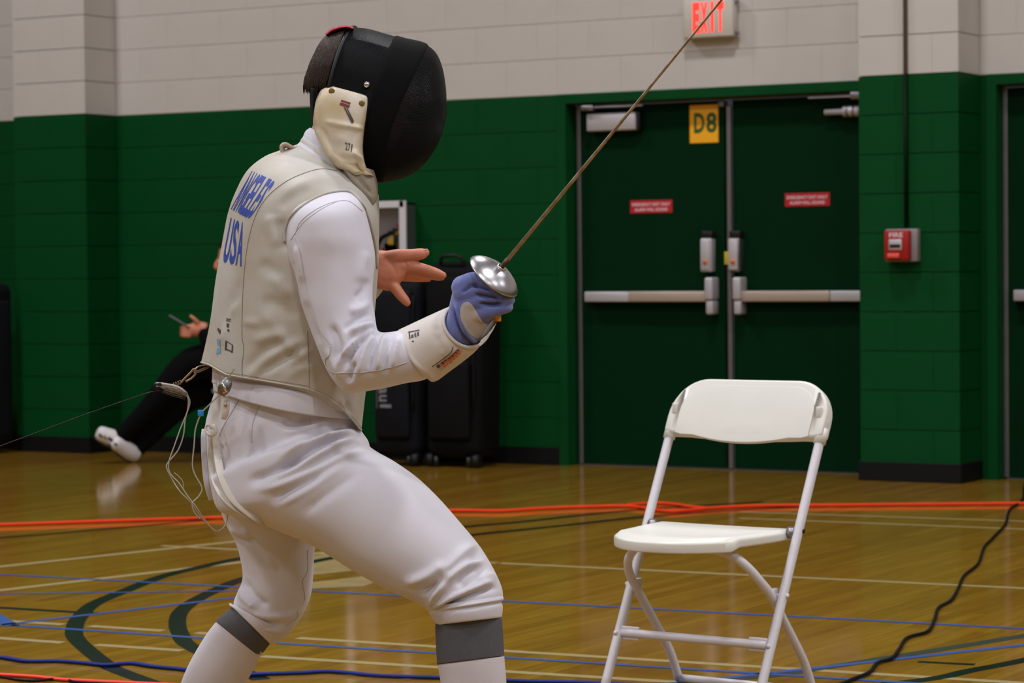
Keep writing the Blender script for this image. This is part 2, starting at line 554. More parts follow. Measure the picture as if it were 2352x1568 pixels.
for x, tagx, lab in ((-6.54, None, 'grey alarm box with orange key spot on the left leaf'), (-6.37, -.045, 'grey alarm box with orange key spot on the right leaf')):
    a = empty('exit_alarm', (x, yd, 1.2), lab, 'alarm', 'alarm boxes above the push bars')
    put('case', *join(bbox(x - .034, x + .034, yd - .06, yd, 1.09, 1.275, .008)), m_steel if tagx else m_alu, a)
    put('head', *bbox(x - .03, x + .036, yd - .055, yd, 1.275, 1.315, .006), m_dark, a)
    put('face_plate', *bbox(x - .030, x + .026, yd - .067, yd - .058, 1.10, 1.268, .004), m_alu, a)
    put('key_switch', *tube([(x, yd - .075, 1.145), (x, yd - .06, 1.145)], .012, m=14), mat('orange_plastic', (215, 95, 25), .4), a)
    if tagx:
        put('tag', *bbox(x + tagx - .016, x + tagx + .01, yd - .05, yd - .045, 1.13, 1.2, .001), mat('yellow_tag', (190, 165, 20), .6), a)

# EXIT sign above the door
es = empty('exit_sign', (-6.45, WY, 2.36), 'lit white exit sign with red letters above the double door', 'exit sign')
put('housing', *bbox(-6.615, -6.315, WY - .075, WY, 2.365, 2.575, .008), mat('sign_housing', (196, 190, 180), .55), es)
put('canopy', *bbox(-6.53, -6.40, WY - .075, WY, 2.575, 2.60, .004), m_alu, es)
for z in (2.385, 2.555):
    put('clip', *bbox(-6.315, -6.300, WY - .05, WY - .02, z - .012, z + .012, .003), m_steel, es)
m_exit = emit('lit_red_letters', (255, 45, 35), 1.6)
text_on_wall('EXIT', -6.462, 2.475, .195, .165, WY - .0762, m_exit, es, bold=.06, split=True)

# fire alarm pull station and its conduit on the pilaster
yp = WY - .30
ps = empty('fire_alarm_pull_station', (-5.235, yp, 1.2), 'red fire alarm pull station on the green pilaster', 'fire alarm')
put('back_box', *bbox(-5.322, -5.148, yp - .05, yp, 1.135, 1.303, .006), mat('grey_box', (130, 122, 124), .5), ps)
put('body', *bbox(-5.314, -5.178, yp - .09, yp - .045, 1.142, 1.296, .008), m_red, ps)
put('inset', *bbox(-5.286, -5.216, yp - .094, yp - .088, 1.195, 1.25, .004), m_alu, ps)
put('slot', *bbox(-5.28, -5.222, yp - .097, yp - .093, 1.207, 1.224, .002), m_black, ps)
put('handle', *bbox(-5.292, -5.225, yp - .108, yp - .088, 1.152, 1.178, .006), mat('pale_red', (215, 80, 66), .4), ps)
text_on_wall('FIRE', -5.247, 1.272, .075, .024, yp - .0905, m_whiteprint, ps, bold=.02)
put('conduit', *tube([(-5.222, yp - .012, 1.30), (-5.222, yp - .012, 2.094)], .011, m=12), mat('green_conduit', (1, 26, 10), .6, spec=.1), None, True, 'thin dark green conduit rising from the red pull station', 'conduit')
put('conduit', *tube([(-5.222, yp - .012, 2.098), (-5.222, yp - .012, 7.0)], .011, m=12), mat('white_conduit', (112, 108, 100), .6, spec=.2), None, True, 'thin white painted conduit on the upper pilaster', 'conduit')

# extinguisher cabinet on the wall
cb = empty('extinguisher_cabinet', (-8.7, WY, .84), 'white wall cabinet with a window behind the fencer', 'cabinet')
ca, cb0, cz0, cz1 = -8.83, -8.41, .85, 1.508
m_cab = mat('white_enamel', (205, 202, 205), .4)
put('body', *join(box(ca, ca + .012, WY - .11, WY, cz0, cz1), box(cb0 - .012, cb0, WY - .11, WY, cz0, cz1), box(ca, cb0, WY - .11, WY, cz0, cz0 + .012),
    box(ca, cb0, WY - .11, WY, cz1 - .012, cz1)), mat('shaded_cabinet_side', (62, 70, 64), .5, spec=.2), cb, False)  # shade of the unlit cabinet side put into a dark grey colour
put('back_plate', *box(ca + .012, cb0 - .012, WY - .012, WY - .006, cz0 + .012, cz1 - .012), m_cab, cb, False)
fr = put('door', *join(bbox(ca - .01, ca + .035, WY - .125, WY - .11, cz0 - .01, cz1 + .01, .003), bbox(cb0 - .035, cb0 + .01, WY - .125, WY - .11, cz0 - .01, cz1 + .01, .003),
    bbox(ca, cb0, WY - .125, WY - .11, cz1 - .03, cz1 + .01, .003), bbox(ca, cb0, WY - .125, WY - .11, cz0 - .01, cz0 + .04, .003)), m_cab, cb, False)
mg = D.materials.new('cabinet_glass'); mg.use_nodes = True
_b = mg.node_tree.nodes['Principled BSDF']; _b.inputs['Transmission Weight'].default_value = 1; _b.inputs['Roughness'].default_value = .05; _b.inputs['IOR'].default_value = 1.1
put('pane', *box(ca + .03, cb0 - .03, WY - .119, WY - .116, cz0 + .035, cz1 - .03), mg, fr, False)
fx = empty('fire_extinguisher', (-8.525, WY - .06, .86), 'fire extinguisher with black hose inside the white wall cabinet', 'extinguisher')
put('cylinder', *lathe([(0, 0), (.05, 0), (.05, .38), (.045, .41), (.02, .44), (.02, .46)], 24, (-8.525, WY - .062, .86)), mat('silver_tank', (190, 188, 192), .35, .4), fx)
put('valve', *join(bbox(-8.550, -8.500, WY - .08, WY - .045, 1.315, 1.345, .005), bbox(-8.525, -8.455, WY - .075, WY - .05, 1.345, 1.36, .004)), m_dark, fx)
put('gauge', *tube([(-8.485, WY - .085, 1.33), (-8.485, WY - .07, 1.33)], .016, m=16), mat('gauge_yellow', (200, 160, 20), .4), fx)
put('seal', *bbox(-8.500, -8.470, WY - .078, WY - .06, 1.365, 1.39, .005), mat('pink_seal', (170, 90, 110), .5), fx)
put('hose', *tube([(-8.545, WY - .07, 1.33), (-8.615, WY - .07, 1.29), (-8.640, WY - .07, 1.19), (-8.635, WY - .07, 1.05), (-8.605, WY - .08, .97)], .012, 24, 10), m_black, fx)
lb = put('instruction_label', *bbox(-8.557, -8.465, WY - .116, WY - .112, 1.15, 1.275, .001), mat('cream_label', (215, 190, 140), .6), fx, False)
put('red_mark', *bbox(-8.570, -8.547, WY - .1175, WY - .1165, 1.19, 1.245, .0004), m_red, lb, False)
put('yellow_mark', *bbox(-8.527, -8.490, WY - .1175, WY - .1165, 1.262, 1.31, .0004), mat('yellow_mark', (190, 150, 20), .6), lb, False)
put('dark_mark', *bbox(-8.487, -8.473, WY - .1175, WY - .1165, 1.268, 1.315, .0004), m_dark, lb, False)
# ------------------------------------------------------------ court lines painted on the floor
m_lw = mat('white_court_paint', (158, 142, 100), .25)
m_lg = mat('dark_green_court_paint', (11, 24, 19), .2)
m_lb = mat('blue_court_paint', (52, 84, 152), .25)
m_lg2 = mat('grey_green_court_paint', (50, 60, 52), .25)
def band(pts, w, m, z, n=0):
    p = np.array([q[:2] for q in pts], float)
    if n: p = cr(p, n)
    t = np.gradient(p, axis=0); t /= np.linalg.norm(t, axis=1)[:, None]
    s = np.c_[-t[:, 1], t[:, 0]] * w / 2
    v = np.vstack([np.c_[p + s, np.full(len(p), z)], np.c_[p - s, np.full(len(p), z)]])
    k = len(p)
    return put('court_line', v, [(i + k, i + 1 + k, i + 1, i) for i in range(k - 1)], m, floor, False)
def ext(a, b, u=0.0, w=0.0):                    # lengthen a line past its ends
    a, b = np.array(a, float), np.array(b, float); d = (b - a) / np.linalg.norm(b - a)
    return [a - d * u, b + d * w]
CIRC1 = [(-4.3, 5.61), (-4.733, 5.864), (-4.903, 5.991), (-5.272, 6.319), (-5.447, 6.517), (-5.611, 6.74), (-5.794, 7.038), (-5.928, 7.366), (-6.083, 7.775), (-6.142, 8.078), (-6.186, 8.392),
         (-6.2, 8.9), (-6.15, 9.45), (-6.05, 9.88), (-5.96, 10.12), (-5.88, 10.45), (-5.8, 10.76), (-5.68, 11.05), (-5.4, 11.5)]
CIRC2 = [(-4.3, 5.93), (-4.858, 6.349), (-5.078, 6.579), (-5.231, 6.763), (-5.389, 6.984), (-5.532, 7.246), (-5.661, 7.552), (-5.767, 7.852), (-5.85, 8.3), (-5.88, 8.8), (-5.87, 9.3), (-5.83, 9.62),
         (-5.77, 9.82), (-5.69, 10.11), (-5.62, 10.42), (-5.5, 10.75), (-5.35, 11.05), (-5.1, 11.4)]
band(CIRC1, .056, m_lg, .0010, 90)
band(CIRC2, .056, m_lg, .0011, 90)
band([(-8.3, 6.9), (-7.6, 8.62), (-7.43, 9.13), (-7.3, 9.62), (-7.2, 10.2), (-7.1, 10.9)], .05, m_lg, .0008, 30)
band(ext((-6.01, 6.81), (-5.61, 6.84), 2), .04, m_lg, .0009)
band([(-3.5, 6.0), (-3.22, 6.44), (-3.09, 6.62), (-3.02, 6.82), (-2.91, 7.16), (-2.74, 7.7), (-2.5, 8.5)], .05, m_lg2, .0008, 30)
band([(-3.0, 6.2), (-2.7, 6.73), (-2.64, 6.96), (-2.57, 7.24), (-2.45, 7.9)], .05, m_lg, .0009, 30)
band([(-2.83, 7.045), (-2.67, 7.065)], .03, m_lg, .0009)
for a, b, u, w in (((-5.185, 8.70), (-3.152, 8.81), 0, 3), ((-6.67, 8.66), (-5.2, 8.70), .1, 0), ((-4.69, 6.655), (-2.74, 6.79), 0, 3), ((-4.56, 6.29), (-3.34, 6.40), 0, 3),
                   ((-5.8, 6.56), (-5.54, 6.575), 0, 0), ((-5.44, 6.585), (-5.16, 6.60), 0, 0), ((-5.04, 6.61), (-4.75, 6.63), 0, 0), ((-5.9, 6.225), (-5.27, 6.25), 0, 0), ((-5.15, 6.26), (-4.84, 6.28), 0, 0)):
    band(ext(a, b, u, w), .042, m_lw, .0006)
for a, b, u, w in (((-6.88, 7.66), (-6.5, 9.35), 3, 0), ((-6.36, 7.1), (-6.1, 8.33), 3, .6)):
    band(ext(a, b, u, w), .05, m_lw, .0005)
band(ext((-5.28, 11.0), (-3.97, 11.11), 0, 2), .04, m_lw, .0005)
band(ext((-5.15, 10.72), (-3.85, 10.78), 0, 2), .04, m_lw, .0005)
for p, w, u, e in (([(-6.68, 7.565), (-5.33, 7.655)], .028, 3, 0), ([(-5.33, 7.655), (-2.805, 7.83)], .030, 0, 3), ([(-6.27, 7.1), (-5.5, 7.58)], .024, 2, .1), ([(-5.72, 6.44), (-5.44, 7.45)], .030, 1, .1),
                   ([(-5.68, 6.485), (-4.67, 6.535)], .03, 0, 0), ([(-4.67, 6.535), (-2.88, 6.66)], .03, 0, 3), ([(-3.25, 6.40), (-2.66, 7.53)], .032, 1, 3), ([(-5.83, 6.60), (-5.66, 6.47)], .05, .5, 0)):
    band(ext(p[0], p[1], u, e), w, m_lb, .0014)

m_pale = mat('cream_floor_patch', (152, 132, 86), .25, var=.2, vs=6)  # flat cream patches laid on the floor between the fencer's legs
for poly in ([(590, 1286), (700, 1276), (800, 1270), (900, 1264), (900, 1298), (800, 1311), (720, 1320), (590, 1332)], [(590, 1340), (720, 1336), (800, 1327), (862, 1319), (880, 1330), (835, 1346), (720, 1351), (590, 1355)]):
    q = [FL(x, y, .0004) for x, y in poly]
    put('floor_patch', q, [tuple(range(len(q) - 1, -1, -1))], m_pale, floor, False)

# ------------------------------------------------------------ tapes and cables lying about
m_orange = mat('orange_red_strap', (222, 56, 16), .6, spec=.2)
m_navy = mat('navy_strap', (8, 26, 104), .6, spec=.2)
m_cable = mat('black_cable_jacket', (5, 5, 6), .6, spec=.12)
m_red2 = mat('bright_red_strap', (228, 40, 16), .5)
def strap(name, px, r, flat, m, label, cat, n=120, lift=0.0, up=None):
    q = np.array([FL(x, y, r * flat + .0015 + lift) for x, y in px])
    return put(name, *tube(q, np.full(len(q), r), n, 8, True, flat, up), m, None, True, label, cat)
so = empty('floor_strap', FL(1200, 1168), 'long orange-red strap lying across the floor near the far wall', 'strap')
for k, px in enumerate(([(-260, 1213), (0, 1205), (230, 1197), (450, 1190), (700, 1183), (900, 1177), (1040, 1172), (1150, 1173), (1250, 1167), (1330, 1164), (1440, 1162), (1500, 1170), (1545, 1174), (1600, 1170), (1640, 1166), (1750, 1161), (1900, 1160), (2100, 1158), (2330, 1156), (2500, 1155)],
           [(1440, 1160), (1480, 1156), (1515, 1155), (1550, 1158), (1590, 1164), (1625, 1167)])):
    q = np.array([FL(x, y, .0085) for x, y in px])
    put('strap_run' if k == 0 else 'twisted_strand', *tube(q, np.full(len(q), .0045), 120, 8, True, 1.7), m_orange, so)
strap('floor_strap', [(-120, 1497), (0, 1508), (60, 1517), (130, 1517), (190, 1521), (240, 1526), (300, 1522), (350, 1529), (420, 1536), (520, 1549), (620, 1546), (690, 1544), (760, 1541), (850, 1549), (930, 1553), (1010, 1555), (1200, 1563), (1330, 1566), (1480, 1573), (1600, 1580)], .011, .45, m_navy,
      'wavy navy blue strap along the bottom of the floor', 'strap')
strap('floor_strap', [(-100, 1540), (0, 1548), (80, 1553), (150, 1560), (250, 1565), (400, 1572), (560, 1582)], .009, .5, m_red2, 'bright red strap at the bottom left corner of the floor', 'strap')
strap('floor_cable', [(-60, 1546), (0, 1554), (40, 1561), (85, 1563), (120, 1559), (150, 1559), (175, 1566), (240, 1570), (330, 1578)], .004, 1, m_cable, 'thin black cable beside the red strap in the bottom left corner', 'cable')
strap('floor_cable', [(2375, 1075), (2358, 1100), (2352, 1123), (2348, 1148), (2319, 1170), (2309, 1203), (2280, 1235), (2260, 1257), (2247, 1293), (2214, 1322), (2202, 1348), (2185, 1377), (2156, 1395), (2147, 1420), (2131, 1449), (2084, 1464), (2066, 1489), (2048, 1511), (2015, 1522), (1997, 1543), (1961, 1558), (1935, 1569), (1880, 1584)],
      .0055, 1, m_cable, 'wavy black cable running across the floor right of the chair', 'cable', 200)

# ------------------------------------------------------------ folding chair
m_chw = mat('white_chair_plastic', (212, 211, 204), .38, var=.03, vs=8)
m_cht = mat('white_enamelled_tube', (204, 201, 208), .32, var=.04, vs=30)
def folding_chair(label, m_t=m_cht):
    c = empty('folding_chair', (0, 0, 0), label, 'chair', 'white folding chairs')
    Wd = .2315; S = .5
    def up(s):                                    # long tube: front foot to backrest
        return [(s * Wd, (z - .45) * S, z) for z in (.012, .2, .45, .65, .72)]
    for s in (-1, 1):
        leg = put('front_leg', *tube(up(s), .0125, 20, 14), m_t, c)
        put('rubber_foot', *tube([(s * Wd, -.45 * S, 0), (s * Wd, (.03 - .45) * S, .03)], .015, m=14), m_black, leg)
        x = s * (Wd - .024)
        rl = put('rear_leg', *tube([(x * .2, -.225, .409), (x * .42, -.222, .409), (x * .58, -.205, .404), (x * .74, -.186, .388), (x * .88, -.168, .36), (x * .96, -.140, .325), (x, -.10, .285), (x, -.045, .221), (x, .042, .121), (x, .075, .075), (x, .108, .012)], .0115, 40, 12), m_t, c)
        put('foot_cap', *ball((x, .108, .0135), .0115, 12, 8), m_t, rl)
        put('pivot_bolt', *join(tube([(s * (Wd - .03), -.083, .285), (s * (Wd + .016), -.083, .285)], .006, m=10), bbox(x - .006, x + .006, -.11, -.075, .283, .303, .002)), m_t, c)
        put('seat_hinge', *tube([(s * (Wd - .028), -.004, .437), (s * (Wd - .010), -.004, .437)], .016, m=16), m_steel, c)
        put('hinge_rivet', *tube([(s * (Wd + .008), 0, .442), (s * (Wd + .0145), 0, .442)], .006, m=10), m_dark, c)
        put('bar_rivet', *tube([(s * Wd, (.165 - .45) * S - .018, .165), (s * Wd, (.165 - .45) * S - .008, .165)], .006, m=10), m_t, c)
    yb, zb = (.165 - .45) * S, .165
    put('front_crossbar', *tube([(-Wd + .012, yb, zb), (-Wd + .05, yb, zb), (-Wd + .10, yb, zb), (0, yb, zb), (Wd - .10, yb, zb), (Wd - .05, yb, zb), (Wd - .012, yb, zb)], .0115, None, 14), m_t, c)
    for s in (-1, 1):
        put('crossbar_end', *bbox(min(s * (Wd - .010), s * (Wd - .065)), max(s * (Wd - .010), s * (Wd - .065)), yb - .004, yb + .004, zb - .018, zb + .018, .003), m_t, c)
    put('rear_crossbar', *tube([(-Wd + .03, .108, .014), (Wd - .03, .108, .014)], .0112, m=12), m_t, c)
    put('seat_rail', *tube([(-.1, -.225, .409), (.1, -.225, .409)], .011, m=12), m_t, c)
    # moulded seat: rounded front, slightly dished top, skirt
    nu, nv = 34, 30
    V = []
    def outline(t):                               # half-width at depth t (0 front .. 1 back)
        return .205 * (1 - (1 - t) ** 3.2 * .62) if t < 1 else .205
    def zt(u, t):
        return .442 + .004 * t - .007 * math.exp(-((t - .55) / .32) ** 2) * (1 - (abs(u)) ** 2.5) - .010 * max(0, .14 - t) / .14
    for side in (0, 1):
        for i in range(nv):
            t = i / (nv - 1)
            for j in range(nu):
                u = -1 + 2 * j / (nu - 1)
                fr = -.345 + .105 * abs(u) ** 2.4     # curved front edge
                y = fr + (.012 - fr) * t
                x = u * (.178 + .026 * min(1, t * 1.5))
                edge = max(0, abs(u) - .93) / .07
                z = zt(u, t) - .007 * edge ** 2
                V.append((x, y, z if side == 0 else zt(u, t) - .028))
    F = []
    for i in range(nv - 1):
        for j in range(nu - 1):
            a = i * nu + j
            F.append((a, a + 1, a + nu + 1, a + nu))
            b = a + nu * nv
            F.append((b, b + nu, b + nu + 1, b + 1))
    o = nu * nv
    ring = [j for j in range(nu)] + [i * nu + nu - 1 for i in range(1, nv)] + [(nv - 1) * nu + j for j in range(nu - 2, -1, -1)] + [i * nu for i in range(nv - 2, 0, -1)]
    for k in range(len(ring)):
        a, b = ring[k], ring[(k + 1) % len(ring)]
        F.append((b, a, a + o, b + o))
    st = put('seat', V, F, m_chw, c)
    md = st.modifiers.new('bevel', 'BEVEL'); md.width = .006; md.segments = 3; md.limit_method = 'ANGLE'; md.angle_limit = .7
    # backrest: shell with a raised rounded rim over the tube tops
    dv = np.array([0, S, 1]) / math.hypot(S, 1); nv_ = np.array([0, -1, S]) / math.hypot(S, 1)   # up along the tubes / facing the sitter
    o0 = np.array([0, 0, .45])
    def lift(poly, back, front, bow=.035):
        a, b = [], []
        for x, h in poly:
            cv = bow * (1 - (x / .24) ** 2)
            a.append(o0 + np.array([x, 0, 0]) + dv * h + nv_ * (front - cv)); b.append(o0 + np.array([x, 0, 0]) + dv * h + nv_ * (back - cv))
        return a, b
    def outl(hw, h0, h1, r, sag, n=10):
        pts = [(hw, h0 + .005)]
        for k in range(n + 1):
            q = math.pi / 2 * k / n
            pts.append((hw - r + r * math.cos(q), h1 - r + r * math.sin(q)))
        left = [(-x, y) for x, y in pts[::-1]]
        bot = [(x, h0 - sag * max(0, 1 - (x / (hw * .72)) ** 2)) for x in np.linspace(-hw, hw, 22)][1:-1]
        return pts + left + bot
    def shell(name, poly, back, front, parent, bow, m, bev):
        a, b = lift(poly, back, front, bow)
        bm = bmesh.new()
        va = [bm.verts.new(q) for q in a]; vb = [bm.verts.new(q) for q in b]
        k = len(va)
        # fan rows so that the bowed face stays smooth
        def fill(vs, flip):
            fc = bm.faces.new(vs if not flip else vs[::-1])
            return fc
        f1 = fill(va, False); f2 = fill(vb, True)
        for i in range(k):
            bm.faces.new((va[i], vb[i], vb[(i + 1) % k], va[(i + 1) % k]))
        bmesh.ops.triangulate(bm, faces=[f1, f2], quad_method='BEAUTY', ngon_method='BEAUTY')
        bmesh.ops.recalc_face_normals(bm, faces=bm.faces[:])
        v, f = unbm(bm)
        ob = put(name, v, f, m, parent)
        md = ob.modifiers.new('bevel', 'BEVEL'); md.width = bev; md.segments = 3; md.limit_method = 'ANGLE'; md.angle_limit = .9
        return ob
    bk = shell('backrest', outl(.243, .245, .405, .105, .006), -.022, .018, c, .0, m_chw, .008)
    shell('back_panel', outl(.205, .240, .385, .075, .016), .010, .0235, bk, .006, m_chw, .004)
    for s in (-1, 1):
        q = o0 + np.array([s * .222, 0, 0]) + dv * .315 + nv_ * .018
        put('screw_boss', *join(bbox(q[0] - .007, q[0] + .007, q[1] - .008, q[1] + .004, q[2] - .014, q[2] + .014, .002), ball(q + nv_ * .008 + dv * .004, .0035, 10, 6)), m_chw, bk)
        put('screw', *ball(q + nv_ * .0075 + dv * .006, .003, 10, 6), m_dark, bk)
        e = o0 + np.array([s * Wd, 0, 0])
        put('socket', *tube([e + dv * .235, e + dv * .275], .0165, m=16), m_chw, bk)
    return c
chair = folding_chair('white plastic folding chair standing on the court to the right of the fencer')
chair.location = (-3.059, 6.264, 0)
chair.rotation_euler = (0, 0, math.radians(-6))

# ------------------------------------------------------------ bags by the wall
m_bag = mat('black_bag_cloth', (8, 8, 10), .75, var=.2, vs=8, bump=.3, bs=60, spec=.15)
m_bag2 = mat('charcoal_bag_cloth', (15, 16, 22), .7, var=.2, vs=8, bump=.3, bs=60, spec=.15)
def roller_bag(x, y, w, d, h, m, label, lean=.03):
    b = empty('roller_bag', (x, y, 0), label, 'bag', 'upright wheeled bags against the wall')
    v, f = bbox(-w / 2, w / 2, -d / 2, d / 2, .05, h, .07, 4)
    k = v[:, 2] / h
    v[:, 0] *= 1 + .03 * np.sin(k * 9)
    v[:, 1] += lean * k + .012 * np.sin(k * 14 + v[:, 0] * 6)
    loc = np.array([x, y, 0])
    put('body', v + loc, f, m, b)
    put('zip_panel', *(lambda q: (q[0] + loc, q[1]))(bbox(-w * .38, w * .38, -d / 2 - .022, -d / 2 + .02, .16, h * .52, .02, 3)), m, b)
    put('lid_flap', *(lambda q: (q[0] + loc, q[1]))(bbox(-w * .42, w * .42, -d / 2 - .012, -d / 2 + .05, h * .60, h * .93, .025, 3)), m, b)
    for s in (-1, 1):
        put('wheel', *tube([loc + (s * w * .42 - .02, -d * .35, .04), loc + (s * w * .42 + .02, -d * .35, .04)], .04, m=18), m_black, b)
        put('foot', *tube([loc + (s * w * .3, -d * .4, .0), loc + (s * w * .3, -d * .4, .06)], .015, m=10), m_dark, b)
    put('carry_handle', *tube([loc + (-.08, -d / 2 + .02 + lean, h - .01), loc + (-.05, -d / 2 + lean, h + .03), loc + (.05, -d / 2 + lean, h + .03), loc + (.08, -d / 2 + .02 + lean, h - .01)], .011, 16, 8), m_black, b)
    put('side_strap', *tube([loc + (w * .46, -d * .5, h * .3), loc + (w * .47, -d * .52, h * .6), loc + (w * .44, -d * .4, h * .9)], .012, 14, 8, True, .4), m_black, b)
    return b
bg1 = roller_bag(-8.29, 12.87, .30, .28, 1.08, m_bag2, 'charcoal upright wheeled bag with pale vertical lettering behind the sword arm')
bg2 = roller_bag(-7.93, 12.90, .36, .28, 1.16, m_bag, 'plain black upright wheeled bag to the right of the lettered bag')
m_gp = mat('grey_print', (120, 120, 126), .6)
for k, ch in enumerate('leon paul'):
    if ch != ' ':
        tv, tf = text_mesh(ch, .02)
        hi = {'l': (.075, .018, .019), 'p': (.05, .036, -.008)}.get(ch, (.052, .038, 0))      # height, width, rise
        q = np.c_[-8.352 + hi[2] + tv[:, 1] * hi[0] + .01, np.full(len(tv), 12.87 - .14 - .0235), .70 - k * .0445 - tv[:, 0] * hi[1]]
        put('letter', q, [t[::-1] for t in tf], m_gp, bg1, False)
put('lettering_rule', *box(-8.385, -8.378, 12.87 - .14 - .0245, 12.87 - .14 - .023, .33, .70), mat('grey_print2', (80, 80, 86), .6), bg1, False)

p = wallp = None
bl = empty('equipment_case', (-11.42, 12.55, 0), 'dark upright padded case at the left edge of the picture', 'case')
def off(q, dx, dy): return q[0] + np.array([dx, dy, 0]), q[1]
put('body', *off(bbox(-.22, .22, -.16, .16, .03, 1.06, .06, 4), -11.38, 12.66), mat('black_case_cloth', (9, 9, 12), .7, bump=.3, bs=60, spec=.15), bl)
put('side_panel', *off(bbox(.19, .232, -.11, .11, .10, .95, .02, 3), -11.38, 12.66), mat('grey_case_panel', (16, 17, 22), .75, spec=.15), bl)
put('top_handle', *tube([(-11.44, 12.62, 1.05), (-11.42, 12.62, 1.09), (-11.34, 12.62, 1.09), (-11.32, 12.62, 1.05)], .01, 14, 8), m_black, bl)
for s in (-1, 1):
    put('wheel', *tube([(-11.38 + s * .18 - .02, 12.53, .04), (-11.38 + s * .18 + .02, 12.53, .04)], .04, m=18), m_black, bl)
# ------------------------------------------------------------ the fencer
m_cloth = mat('white_jacket_cloth', (202, 200, 211), .8, var=.04, vs=14, bump=.12, bs=420, sheen=.15)
m_breech = mat('white_breeches_cloth', (202, 199, 208), .8, var=.04, vs=14, bump=.12, bs=420, sheen=.15)
m_lame = mat('silvery_lame_cloth', (188, 186, 182), .62, .05, vs=7, bump=.22, bs=500, col2=(172, 165, 152))
m_seam = mat('seam_thread', (182, 177, 184), .8)
m_lameseam = mat('lame_seam', (132, 124, 110), .8)
m_skin = mat('skin', (200, 125, 97), .5, var=.10, vs=30, bump=.1, bs=200, sss=.15)
m_hair = mat('dark_brown_hair', (38, 27, 21), .6, var=.35, vs=60, spec=.2)
m_pink = mat('pink_bandana', (186, 16, 62), .8, vs=120, col2=(120, 10, 40), bump=.6, bs=200)
m_sock = mat('white_sock', (200, 196, 204), .85, bump=.15, bs=500)
m_rib = mat('grey_ribbed_knit', (78, 78, 82), .9, var=.1, vs=100)
m_glove = mat('blue_suede_glove', (98, 108, 170), .85, var=.14, vs=25, bump=.25, bs=300, sheen=.3)
m_patch = mat('beige_leather_patch', (172, 162, 154), .7, var=.1, vs=30)
m_gaunt = mat('cream_gauntlet', (200, 193, 188), .72, var=.05, vs=12, bump=.1, bs=300)
m_bib = mat('soiled_bib_vinyl', (208, 201, 188), .42, vs=14, col2=(186, 168, 130))
m_bibc = mat('grey_bib_cloth', (150, 142, 126), .8, var=.15, vs=25, bump=.2, bs=300)
m_bk = mat('black_mask_trim', (6, 6, 7), .85, spec=.12)
m_strap = mat('cream_elastic', (204, 198, 188), .75, var=.08, vs=40)
m_blue = mat('royal_blue_print', (42, 72, 168), .6, var=.15, vs=30)
m_ink = mat('dark_stamp_ink', (70, 62, 66), .7)
m_rink = mat('red_stamp_ink', (120, 42, 48), .7)
m_bink = mat('pale_blue_stamp_ink', (104, 150, 176), .7)
m_shoe = mat('white_shoe', (214, 212, 214), .5)
m_sole = mat('gum_sole', (150, 120, 80), .6)

def mesh_material():
    m = D.materials.new('woven_wire_mesh'); m.use_nodes = True
    nt = m.node_tree; L = nt.links.new; b = nt.nodes['Principled BSDF']
    b.inputs['Base Color'].default_value = (.005, .005, .006, 1); b.inputs['Roughness'].default_value = .45; b.inputs['Specular IOR Level'].default_value = .06
    uv = nt.nodes.new('ShaderNodeUVMap'); uv.uv_map = 'UVMap'
    sp = nt.nodes.new('ShaderNodeSeparateXYZ'); L(uv.outputs['UV'], sp.inputs[0])
    hs = []
    for ax in ('X', 'Y'):
        w = nt.nodes.new('ShaderNodeMath'); w.operation = 'FRACT'
        L(sp.outputs[ax], w.inputs[0]); hs.append(w)
    mn = nt.nodes.new('ShaderNodeMath'); mn.operation = 'MINIMUM'
    L(hs[0].outputs[0], mn.inputs[0]); L(hs[1].outputs[0], mn.inputs[1])
    gt = nt.nodes.new('ShaderNodeMath'); gt.operation = 'GREATER_THAN'; gt.inputs[1].default_value = .70
    L(mn.outputs[0], gt.inputs[0])
    tr = nt.nodes.new('ShaderNodeBsdfTransparent')
    mx = nt.nodes.new('ShaderNodeMixShader')
    L(gt.outputs[0], mx.inputs['Fac']); L(b.outputs[0], mx.inputs[1]); L(tr.outputs[0], mx.inputs[2])
    L(mx.outputs[0], nt.nodes['Material Output'].inputs['Surface'])
    bp = nt.nodes.new('ShaderNodeBump'); bp.inputs['Strength'].default_value = 1.0; bp.inputs['Distance'].default_value = .0012
    iv = nt.nodes.new('ShaderNodeMath'); iv.operation = 'SUBTRACT'; iv.inputs[0].default_value = .5; L(mn.outputs[0], iv.inputs[1])
    L(iv.outputs[0], bp.inputs['Height']); L(bp.outputs['Normal'], b.inputs['Normal'])
    return m
m_mesh = mesh_material()

fen = empty('person', FL(850, 1850), 'fencer in white with black mask, blue glove and foil, crouched on guard', 'person')

